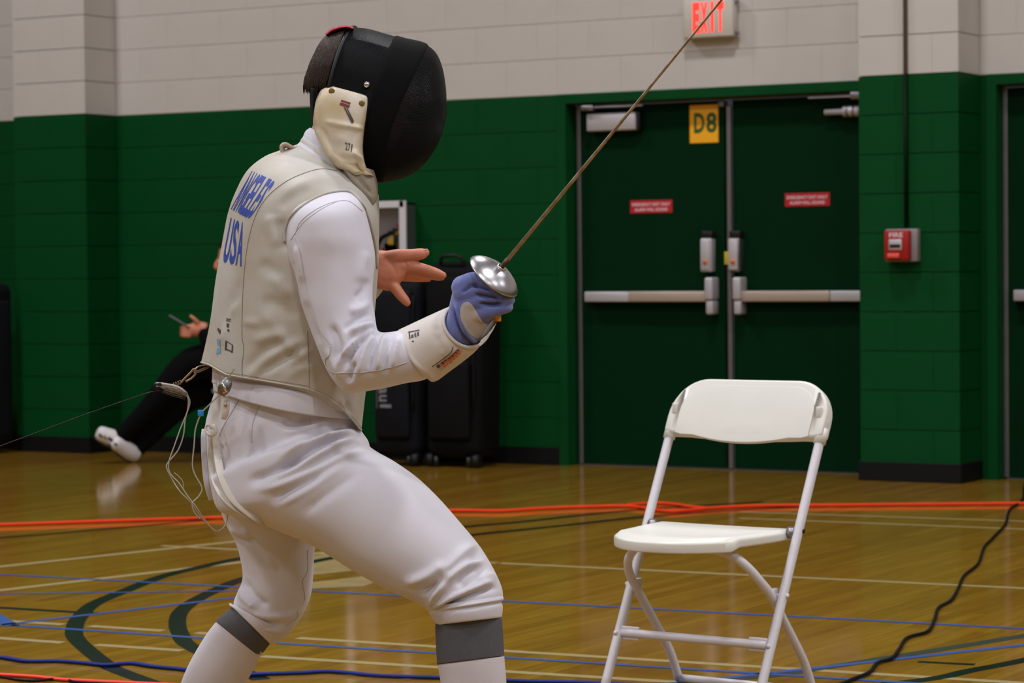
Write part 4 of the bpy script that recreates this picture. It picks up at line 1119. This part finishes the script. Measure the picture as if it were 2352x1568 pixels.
def cross_i(j, C):
    x, y, z = proj(GM[:, j])
    s = x - np.interp(y, C[:, 1], C[:, 0])
    k = np.where((s[:-1] < 0) & (s[1:] >= 0))[0]
    return float(k[0] + s[k[0]] / (s[k[0]] - s[k[0] + 1])) if len(k) else None
idx = {}
for j in range(MM):
    jn = j if GM[NM // 3, j] @ FW < cen[NM // 3] @ FW else (MM - j) % MM      # use the side we see for both halves
    idx[j] = (cross_i(jn, CL), cross_i(jn, CRR))
good = [j for j in range(MM) if None not in idx[j]]
for k in (0, 1):
    fill = np.interp(range(MM), good, [idx[j][k] for j in good], period=MM)
    for j in range(MM): idx[j] = (fill[j], idx[j][1]) if k == 0 else (idx[j][0], fill[j])
NB = 14
bmv = []
for r in range(NB):
    for j in range(MM):
        ii = idx[j][0] + (idx[j][1] - idx[j][0]) * r / (NB - 1)
        k = min(int(ii), NM - 2); u = ii - k
        p_ = GM[k, j] * (1 - u) + GM[k + 1, j] * u
        c_ = cen[k] * (1 - u) + cen[k + 1] * u
        bmv.append(p_ + (p_ - c_) / np.linalg.norm(p_ - c_) * (.0028 if 0 < r < NB - 1 else .0002))
band_m = (np.array(bmv), grid_faces(NB, MM, True, False))
put('trim_band', *band_m, m_bk, mask)
side = loft([(815, 64, 756, 318, 5.50, .0955, 0, 0, 23, 0), (845, 67, 797, 371, 5.50, .1055, 0, 0, 10, 0), (885, 78, 836, 397, 5.50, .1115), (915, 88, 858, 410, 5.50, .1115)], 24, 80, 2.15, False)
put('inner_lining', *side, m_bk, mask)
msk = Skin((mv, mf), band_m)
q = mv.reshape(NM, MM, 3)[0]
put('edge_binding', *tube(np.vstack([q, q[:1]]), np.full(MM + 1, .0048), None, 8), mat('dark_edge_tape', (12, 14, 18), .45, spec=.3), mask)
q = msk.path([(980, 99), (1000, 108), (1018, 140)], 12, .0)
nb = P(843, 195, 5.50)
c0 = msk.at(843, 195, .002)
put('snap_button', *ball(c0, (.0072, .0072, .0072), 16, 10), m_chrome, mask)
# bib and side flap
BIB = [(760, 197, 850, 221, 5.50, .112), (738, 206, 855, 226, 5.50, .118), (724, 230, 852, 246, 5.50, .123), (719, 268, 846, 274, 5.50, .125), (722, 300, 839, 307, 5.50, .125), (736, 334, 835, 346, 5.50, .124), (752, 360, 840, 380, 5.50, .123), (766, 380, 852, 398, 5.50, .121), (776, 388, 860, 404, 5.50, .116)]
biv, bif = loft(BIB, 80, 120, 6.0)
biv = folds(biv, bif, [(p, w * .85, a * 1.5) for p, w, a in [([(722, 290), (745, 335), (768, 372)], 7, .004), ([(738, 290), (775, 350), (800, 370)], 6, -.0035), ([(745, 278), (790, 288), (838, 296)], 6, .0035), ([(770, 285), (782, 320), (800, 345)], 5, .003), ([(805, 345), (830, 368), (842, 392)], 8, .006), ([(815, 375), (835, 400)], 5, -.005), ([(800, 370), (822, 400), (850, 408)], 7, .005), ([(780, 385), (810, 430), (840, 465)], 5, -.004), ([(800, 395), (835, 440), (855, 465)], 5, .004), ([(728, 215), (724, 250), (727, 290)], 5, .002)]])
bib = put('bib', biv, bif, m_bib, mask)
bsk = Skin((biv, bif))
for x, y in ((762, 209), (831, 237)):
    c0 = bsk.at(x, y, .0005)
    if c0 is not None:
        put('snap', *lathe([(0, -.001), (.0062, -.001), (.0062, .0012), (.0045, .002), (0, .0012)], 18, c0, -FW), mat('brass_snap', (138, 112, 62), .4, .7), bib)
rects(bsk, [[(784, 229), (806, 236), (804, 240), (783, 233)], [(782, 235), (804, 242), (801, 248), (780, 241)]], m_rink, bib, 'stamp_mark')
rects(bsk, [[(789, 246), (793, 247), (812, 282), (808, 284)], [(795, 247), (798, 248), (813, 278), (811, 281)]], m_ink, bib, 'stamp_mark')
letters(bsk, '271', [(792, 326), (812, 332), (810, 350), (793, 344)], m_ink, bib, bold=.01)
# grey cloth under the bib falling to the chest
bc = loft([(752, 356, 862, 392, 5.50, .114), (772, 388, 866, 412, 5.50, .117), (798, 424, 868, 434, 5.50, .114), (826, 456, 867, 456, 5.50, .106), (846, 477, 860, 473, 5.50, .094)], 36, 70, 3.0)
bcv = folds(bc[0], bc[1], [([(770, 375), (800, 420), (838, 460)], 5, -.004), ([(785, 375), (815, 415), (850, 455)], 5, .004), ([(815, 395), (840, 430), (858, 450)], 5, -.004)])
put('bib_skirt', bcv, bc[1], m_bibc, bib)
strp = [(711, 202, 735, 202, 5.50, .10), (712, 240, 732, 245, 5.50, .10), (715, 270, 735, 272, 5.50, .098), (720, 292, 740, 294, 5.50, .094)]
put('back_strap', *loft(strp, 16, 60), m_bk, mask)

# ------------------------------------------------------------ glove
GA = [(916, 757, 1000, 875, 5.245, .066, 0, 0, 15, -10), (922, 754, 1009, 871, 5.244, .066, 0, 0, 15, -10), (950, 741, 1030, 855, 5.238, .063, 0, 0, 18, -12), (985, 725, 1060, 833, 5.228, .058, 0, 0, 24, -17), (1015, 712, 1088, 810, 5.218, .053, 0, 0, 31, -23), (1036, 705, 1106, 787, 5.212, .048, 0, 0, 37, -28)]
ga, gf = loft(GA, 40, 64, 2.2, False)
ga = folds(ga, gf, [([(1015, 775), (1025, 800), (1015, 820)], 8, .003), ([(1003, 745), (1000, 770), (1010, 790)], 9, -.003), ([(985, 868), (1005, 872)], 8, .004), ([(925, 770), (945, 825), (985, 860)], 5, .002)])
glove = put('fencing_glove', *vox([loft([(1020, 722, 1085, 806, 5.222, .040, 0, 0, 30, -22), (1040, 707, 1100, 784, 5.212, .0435, 0, 0, 33, -25), (1039, 690, 1118, 768, 5.206, .045, 0, 0, 26, -19), (1041, 668, 1138, 742, 5.200, .044, 0, 0, 15, -10), (1049, 651, 1152, 716, 5.196, .042, 0, 0, 6, -4), (1066, 638, 1156, 690, 5.195, .038), (1090, 628, 1148, 670, 5.195, .032)], 30, 36),
     finger([(1064, 660, 5.180, .024), (1090, 648, 5.172, .021), (1116, 654, 5.170, .0195), (1135, 664, 5.174, .017)]),
     finger([(1066, 674, 5.176, .023), (1098, 668, 5.166, .0200), (1130, 672, 5.165, .018), (1150, 680, 5.170, .0155)]),
     finger([(1074, 698, 5.176, .022), (1105, 690, 5.166, .0190), (1140, 687, 5.164, .0165), (1164, 687, 5.170, .0135), (1173, 689, 5.176, .009)]),
     finger([(1088, 724, 5.178, .0215), (1115, 715, 5.169, .0185), (1145, 707, 5.167, .0155), (1163, 706, 5.172, .012), (1168, 706, 5.175, .0095)]),
     finger([(1075, 656, 5.235, .024), (1100, 645, 5.245, .020), (1130, 643, 5.243, .017), (1145, 647, 5.236, .014)])], .0027, 3), m_glove, fen)
gv, gff = arr(glove)
gv = folds(gv, gff, [(p, w * .85, a * 2.6) for p, w, a in [([(1046, 690), (1056, 730), (1072, 765), (1098, 790)], 5, .0035), ([(1040, 705), (1050, 740), (1066, 772), (1090, 796)], 4, -.004), ([(1060, 672), (1085, 655), (1100, 655)], 4, -.003), ([(1085, 655), (1110, 660), (1130, 668)], 4, -.004), ([(1090, 676), (1120, 680), (1150, 684)], 4, -.004), ([(1100, 697), (1130, 700), (1155, 697)], 4, -.005)]])
glove.data.vertices.foreach_set('co', gv.ravel()); glove.data.update()
gsk = Skin((gv, gff))
def patch(poly, skin, off, m, parent, name, n=9):
    c = np.mean(poly, 0)
    ring = cr(list(poly) + [poly[0]], 40)[:-1]
    V = [skin.at(*c, off)]
    for k in range(1, n):
        s = (k / (n - 1))
        for p_ in ring:
            x, y = c + (p_ - c) * s
            V.append(skin.at(x, y, off if k < n - 1 else off - .0012, 5.17))
    m_ = len(ring)
    F = [(0, 1 + (j + 1) % m_, 1 + j) for j in range(m_)]
    for k in range(n - 2):
        for j in range(m_):
            a, b = 1 + k * m_ + j, 1 + k * m_ + (j + 1) % m_
            F.append((a, b, b + m_, a + m_))
    return put(name, V, F, m, parent)
patch([(1056, 712), (1062, 698), (1076, 693), (1088, 705), (1098, 722), (1110, 740), (1120, 745), (1112, 762), (1097, 778), (1080, 768), (1066, 750), (1058, 732)], gsk, .0016, m_patch, glove, 'palm_patch')
patch([(1146, 722), (1140, 742), (1130, 762), (1118, 778), (1104, 794), (1098, 786), (1108, 768), (1122, 746), (1132, 734)], gsk, .0014, m_gaunt, glove, 'side_panel')
put('orange_tag', *(lambda c_: bbox(c_[0] - .005, c_[0] + .005, c_[1] - .005, c_[1] + .005, c_[2] - .006, c_[2] + .006, .002))(P(1144, 731, 5.178)), mat('orange_tag', (225, 140, 20), .6), glove)
gaunt = put('gauntlet', ga, gf, m_gaunt, glove)
gas = Skin((ga, gf))
q = ga.reshape(40, 64, 3)[-1]
q = np.vstack([q, q[:1]])
put('piped_edge', *tube(q, np.full(len(q), .0036), None, 8), m_gaunt, glove)
seam([(992, 842), (1020, 822), (1036, 808), (1041, 796)], gas, m_ink, gaunt, .0008)
rects(gas, [[(1002, 836), (1052, 800), (1064, 806), (1012, 853)]], mat('logo_ground', (176, 166, 150), .7), gaunt, 'logo_patch')
lg = [((1003, 840), 13, 0), ((1012, 834), 12, 1), ((1019, 829), 11, 1), ((1027, 824), 12, 1), ((1034, 818), 11, 1), ((1041, 812), 12, 1), ((1047, 806), 11, 1)]
m_lo = mat('orange_logo', (222, 84, 28), .6)
for k, ((x, y), s, c_) in enumerate(lg):
    d_ = np.array([.78, -.62]); n_ = np.array([.62, .78])
    p0 = np.array([x, y], float)
    rects2 = [p0, p0 + d_ * 6.4, p0 + d_ * 6.4 + n_ * s, p0 + n_ * s]
    g_ = np.array([(a, b, 0) for b in np.linspace(.5, -.5, 4) for a in np.linspace(-.5, .5, 4)])
    decal(gas, [p0 - d_ * .8 - n_ * 1, p0 + d_ * 7.2 - n_ * 1, p0 + d_ * 7.2 + n_ * (s * .45), p0 - d_ * .8 + n_ * (s * .45)], g_, grid_faces(4, 4, False, False), m_ink, gaunt, 'logo_shadow', .0012)
    if c_:
        for u0, u1, t0, t1 in (((0, .38, 0, 1), (.5, .95, .1, .45), (.55, .9, .6, 1)), ((.1, .5, .0, .9), (.55, 1, .3, 1)), ((0, 1, .1, .4), (.3, .7, .4, 1)))[k % 3]:
            decal(gas, [p0 + d_ * 6 * u0 + n_ * s * t0, p0 + d_ * 6 * u1 + n_ * s * t0, p0 + d_ * 6 * u1 + n_ * s * t1, p0 + d_ * 6 * u0 + n_ * s * t1], g_, grid_faces(4, 4, False, False), m_lo, gaunt, 'logo_stroke', .0020)
rects(gas, [[(938, 762), (964, 757), (964, 759), (938, 764)], [(939, 764), (942, 764), (943, 778), (940, 778)], [(945, 770), (950, 767), (950, 775), (944, 776)], [(952, 766), (955, 763), (957, 774), (953, 774)], [(958, 763), (962, 762), (963, 770), (959, 772)], [(946, 783), (951, 782), (951, 785), (946, 785)]], m_ink, gaunt, 'stamp_mark')

# ------------------------------------------------------------ foil (held)
base_p = P(1152, 613, 5.165); tip_far = None
dir2 = RT * .644 + UP * .765
bdir = dir2 * math.cos(math.radians(22)) - FW * math.sin(math.radians(22)); bdir /= np.linalg.norm(bdir)
gc = base_p - bdir * .020
foil = empty('foil', gc, 'steel fencing foil with round silver guard held up in the blue glove', 'foil')
m_guard = mat('worn_aluminium_guard', (186, 184, 188), .30, 1.0, var=.12, vs=60, bump=.06, bs=120)
prof = [(.0045, .018), (.012, .0176), (.022, .0160), (.034, .0118), (.045, .0062), (.053, .0005), (.0565, -.0035), (.0575, -.0055), (.0560, -.0058), (.050, -.0012), (.034, .0098), (.012, .0158), (.0045, .016)]
put('guard', *lathe(prof, 64, gc, bdir), m_guard, foil)
put('guard_washer', *lathe([(.0, .017), (.0095, .017), (.0095, .0205), (.007, .0215), (0, .0215)], 24, gc, bdir), m_chrome, foil)
bl_pts = [gc + bdir * t + UP * (.004 * (t / .9) ** 2) for t in np.linspace(.016, .92, 24)]
put('blade', *tube(bl_pts, np.interp(np.linspace(0, 1, 24), [0, .12, .5, 1], [.0049, .0044, .0030, .0019]), None, 4, True, 1.0), mat('blade_steel', (172, 164, 154), .35, .9, var=.4, vs=40, col2=(132, 108, 84)), foil)
put('blade_ricasso', *tube([gc + bdir * .016, gc + bdir * .04], .0056, None, 4), mat('rusty_steel', (96, 72, 52), .5, .6, var=.4, vs=120), foil)
put('tip_barrel', *tube([gc + bdir * .92 + UP * .0042, gc + bdir * .935 + UP * .0043], .0028, None, 10), m_chrome, foil)
put('pistol_grip', *vox([tube([gc - bdir * .004, gc - bdir * .05 + UP * .002, gc - bdir * .11], [.012, .013, .010], 12, 12), tube([gc - bdir * .03, gc - bdir * .045 + FW * .03], [.009, .006], 6, 10), tube([gc - bdir * .05, gc - bdir * .06 - UP * .03], [.009, .006], 6, 10)], .003, 3), m_dark, foil)
put('guard_pad', *lathe([(.0, .010), (.03, .008), (.044, .001), (.044, -.002), (.03, .004), (0, .006)], 32, gc, bdir), m_strap, foil)

# ------------------------------------------------------------ body cord, reel connector and clip at the back
m_wire = mat('clear_coated_wire', (176, 170, 164), .35, .2)
cord = empty('body_cord', P(515, 890, 5.33), 'pale twin body cord looping behind the fencer with a blue tape flag', 'cord')
def wire(pts, r, m, parent, name, n=70):
    q = np.array([P(x, y, z) for x, y, z in pts])
    return put(name, *tube(q, np.full(len(q), r), n, 8), m, parent)
wire([(424, 905, 5.40), (432, 915, 5.40), (430, 945, 5.40), (414, 985, 5.40), (400, 1025, 5.40), (388, 1060, 5.40), (390, 1085, 5.40), (412, 1110, 5.40), (432, 1140, 5.40), (452, 1165, 5.40), (468, 1190, 5.41), (490, 1216, 5.42), (505, 1218, 5.43), (520, 1200, 5.44), (524, 1160, 5.44)], .0013, m_wire, cord, 'wire')
wire([(430, 905, 5.405), (436, 925, 5.405), (426, 960, 5.405), (421, 1000, 5.405), (408, 1035, 5.405), (386, 1062, 5.405), (383, 1075, 5.405), (398, 1105, 5.405), (415, 1130, 5.40), (440, 1155, 5.405), (455, 1178, 5.41), (475, 1202, 5.415), (498, 1221, 5.425)], .0013, m_wire, cord, 'wire')
wire([(517, 888, 5.325), (505, 905, 5.335), (480, 930, 5.36), (462, 950, 5.37), (449, 985, 5.38), (446, 1020, 5.38), (442, 1065, 5.385), (448, 1090, 5.385), (464, 1120, 5.385), (456, 1140, 5.385), (442, 1155, 5.385), (446, 1175, 5.39), (460, 1192, 5.395)], .0014, m_wire, cord, 'wire')
wire([(400, 1085, 5.405), (415, 1098, 5.405), (421, 1110, 5.405), (420, 1125, 5.405)], .0008, m_wire, cord, 'wire_strand', 24)
c0 = P(461, 948, 5.37)
put('tape_flag', *bbox(c0[0] - .0065, c0[0] + .0065, c0[1] - .002, c0[1] + .002, c0[2] - .0065, c0[2] + .006, .001), mat('blue_tape', (30, 130, 210), .5), cord)
# alligator clip hanging on the lame
m_clip = mat('tarnished_clip', (128, 130, 126), .35, .8, var=.3, vs=200)
clip = put('lame_clip', *tube([P(524, 868, 5.32), P(520, 880, 5.317), P(514, 893, 5.317), P(508, 905, 5.325)], [.006, .0115, .0125, .008], 18, 16, True, .4, FW), m_clip, cord)
put('clip_jaw', *tube([P(540, 845, 5.312), P(530, 860, 5.314), P(522, 872, 5.317)], .0013, 10, 8), m_chrome, clip)
put('clip_lever', *tube([P(510, 880, 5.309), P(516, 890, 5.306), P(520, 900, 5.309)], .0028, 10, 8), m_chrome, clip)
put('pink_mark', *ball(P(515, 903, 5.308), .0028, 10, 8), mat('pink_mark', (190, 70, 100), .5), clip)
# connector box hung from the vest by a swivel hook, with the reel line running off to the left
reel = empty('reel_line', P(390, 893, 5.40), 'thin dark reel line with a clear connector box clipped behind the fencer', 'cable')
bx = np.array([P(360, 886, 5.40), P(385, 890, 5.40), P(410, 896, 5.40), P(428, 908, 5.40)])
put('connector_box', *tube(bx, [.011, .0135, .0135, .010], 18, 4, True, .62, UP), mat('clear_smoky_plastic', (128, 116, 108), .22, var=.55, vs=160), reel)
put('box_rib', *tube(bx + UP * .006 - FW * .006, [.002, .003, .003, .002], 18, 8), mat('pale_resin', (176, 166, 160), .25), reel)
put('connector_cap', *bbox(*(lambda c_: (c_[0] - .009, c_[0] + .009, c_[1] - .009, c_[1] + .009, c_[2] - .009, c_[2] + .008))(P(366, 887, 5.40)), .003), m_black, reel)
put('metal_plate', *tube([P(372, 898, 5.395), P(395, 906, 5.395), P(425, 914, 5.395)], .003, 10, 8), m_dark, reel)
put('line', *tube([P(360, 898, 5.40), P(330, 905, 5.39), P(200, 950, 5.38), P(60, 1002, 5.36), P(-200, 1098, 5.34)], .0011, 40, 6), m_dark, reel)
m_hook = mat('bronze_hook', (150, 128, 104), .35, .8)
put('swivel', *join(*[tube([P(398 + k * 5, 884 - k * 2, 5.40) + UP * .0045, P(400 + k * 5, 883 - k * 2, 5.40), P(398 + k * 5, 884 - k * 2, 5.40) - UP * .0045], .0016, 8, 8) for k in range(4)]), m_hook, reel)
put('snap_hook', *tube([P(415, 879, 5.40), P(425, 868, 5.40), P(438, 855, 5.40), P(446, 847, 5.40), P(450, 856, 5.40), P(440, 868, 5.40), P(426, 876, 5.40)], .0021, 30, 8), m_hook, reel)
put('vest_loop', *tube([P(444, 852, 5.40), P(455, 842, 5.41), P(472, 838, 5.43), P(478, 842, 5.44), P(462, 850, 5.42), P(446, 856, 5.40)], .0026, 24, 8, True, .6), m_hook, reel)
# ------------------------------------------------------------ seated onlooker by the wall, legs stretched out, phone in hand
m_blackcloth = mat('black_tracksuit', (7, 7, 9), .9, var=.2, vs=20, spec=.1)
m_shoe2 = mat('white_trainer', (205, 200, 200), .5)
m_trim2 = mat('trainer_trim', (60, 52, 20), .5)
sit = empty('person', FL(470, 1075), 'seated onlooker in black holding a phone, legs stretched out by the wall', 'person')
ZS = 15.75
def TS(pts, n=24, m=16):
    return tube([P(x, y, z) for x, y, z, r in pts], [r for *_, r in pts], n, m)
trunk = loft([(500, 890, 600, 890, ZS, .17), (494, 855, 608, 855, ZS, .18), (500, 800, 600, 790, ZS, .19), (498, 735, 592, 725, ZS, .20), (505, 690, 585, 680, ZS, .19), (520, 665, 572, 660, ZS, .10)], 20, 28)
cl = [trunk, TS([(545, 862, ZS - .10, .105), (485, 832, ZS - .13, .105), (428, 842, ZS - .14, .092), (352, 930, ZS - .12, .072), (290, 992, ZS - .10, .058), (262, 1014, ZS - .09, .05)], 30),
      TS([(545, 872, ZS + .10, .10), (485, 890, ZS + .06, .10), (425, 915, ZS + .02, .092), (360, 978, ZS + .0, .074), (318, 1026, ZS - .02, .054), (305, 1038, ZS - .02, .052)], 30),
      TS([(530, 700, ZS - .18, .065), (505, 770, ZS - .24, .058), (490, 800, ZS - .24, .052), (475, 775, ZS - .22, .046), (466, 758, ZS - .2, .04)], 24),
      TS([(545, 700, ZS + .18, .065), (520, 780, ZS + .2, .058), (495, 790, ZS + .12, .05), (470, 780, ZS + .0, .042)], 24)]
put('tracksuit', *vox(cl, .014, 4), m_blackcloth, sit)
hd2 = [TS([(548, 680, ZS, .05), (540, 720, ZS, .07), (520, 770, ZS - .1, .05), (492, 795, ZS - .235, .03), (475, 772, ZS - .215, .028), (464, 758, ZS - .2, .028)], 24), loft([(515, 545, 570, 545, ZS, .05), (503, 575, 584, 572, ZS, .078), (500, 605, 586, 600, ZS, .08), (502, 632, 580, 628, ZS, .072), (512, 655, 562, 652, ZS, .05)], 18, 24),
       TS([(502, 596, ZS, .012), (495, 612, ZS, .014), (502, 618, ZS, .012)], 8, 10), TS([(504, 634, ZS - .02, .008), (501, 635, ZS, .009), (504, 634, ZS + .02, .008)], 8, 8),
       TS([(545, 600, ZS - .08, .012), (548, 615, ZS - .083, .012)], 6, 8), TS([(545, 640, ZS, .055), (548, 680, ZS, .06)], 8, 16),
       # hand round the phone
       loft([(478, 742, 470, 772, ZS - .2, .03), (462, 738, 456, 774, ZS - .2, .035), (444, 740, 438, 772, ZS - .2, .033), (432, 748, 426, 768, ZS - .2, .022)], 14, 18),
       TS([(456, 742, ZS - .225, .014), (446, 732, ZS - .235, .012), (436, 724, ZS - .235, .009)], 10, 10)] + [TS([(438, 748 + k * 8, ZS - .22, .012), (422, 750 + k * 7, ZS - .23, .0105), (416, 752 + k * 6, ZS - .20, .0095), (424, 754 + k * 6, ZS - .175, .008)], 10, 10) for k in range(4)]
sb = put('body', *vox(hd2, .006, 3), m_skin, sit)
for s in (-1, 1):
    put('eye', *ball(P(505, 600, ZS + s * .03), .011, 10, 8), mat('eye_white2', (220, 218, 214), .3), sb)
put('hair', *loft([(520, 536, 575, 536, ZS, .05), (505, 555, 592, 552, ZS, .084), (508, 580, 596, 580, ZS, .088), (530, 605, 594, 606, ZS, .084), (550, 635, 584, 636, ZS, .06)], 18, 28), m_hair, sit)
def trainer(c, tip, lab):
    c, tip = np.array(c), np.array(tip)
    ax = (tip - c); L_ = np.linalg.norm(ax); ax /= L_
    o = put('trainer', *tube([c, c + ax * L_ * .25, c + ax * L_ * .6, c + ax * L_ * .9, tip], [.045, .052, .048, .042, .022], 20, 16), m_shoe2, sit)
    sd = np.cross(ax, FW); sd /= np.linalg.norm(sd)
    put('sole', *tube([c + sd * .04, c + ax * L_ * .5 + sd * .045, tip + sd * .028], [.026, .026, .02], 14, 12, True, .5, sd), m_trim2, o)
    for a_, b_, r_, nm, cc in ((.12, .42, .016, 'heel_mark', (28, 24, 26)), (.45, .62, .012, 'side_mark', (128, 100, 40)), (.66, .84, .011, 'toe_mark', (40, 34, 30))):
        put(nm, *tube([c + ax * L_ * a_ - FW * .044 + sd * .012, c + ax * L_ * b_ - FW * .042], r_, 8, 8, True, .6), mat('trainer_' + nm, cc, .5), o)
trainer(P(272, 1012, ZS - .10), P(222, 992, ZS - .14), '')
trainer(P(312, 1046, ZS - .03), P(246, 1046, ZS - .10) * .0 + P(258, 1012, ZS - .16), '')
ph = empty('phone', P(413, 738, ZS - .21), "phone held in the seated onlooker's hand", 'phone')
pc = P(413, 738, ZS - .21)
ax1 = RT * .75 - UP * .45; ax1 /= np.linalg.norm(ax1); ax2 = np.cross(ax1, UP); ax2 /= np.linalg.norm(ax2); ax3 = np.cross(ax1, ax2)
bxv, bxf = bbox(-.07, .07, -.036, .036, -.004, .004, .003)
put('case', np.array([pc + ax1 * a + ax2 * b + ax3 * c for a, b, c in bxv]), bxf, mat('grey_phone', (96, 92, 96), .35), ph)
bxv, bxf = bbox(-.066, .066, -.033, .033, .0035, .005, .0006)
put('screen', np.array([pc + ax1 * a + ax2 * b + ax3 * c for a, b, c in bxv]), bxf, m_black, ph)
c2 = copy_tree(chair)
c2['label'] = 'white folding chair under the seated onlooker by the wall'
q = P(560, 915, ZS)
c2.location = (float(q[0]) + .14, float(q[1]) + .075, 0)
c2.rotation_euler = (0, 0, YAW - math.pi / 2 + .25)
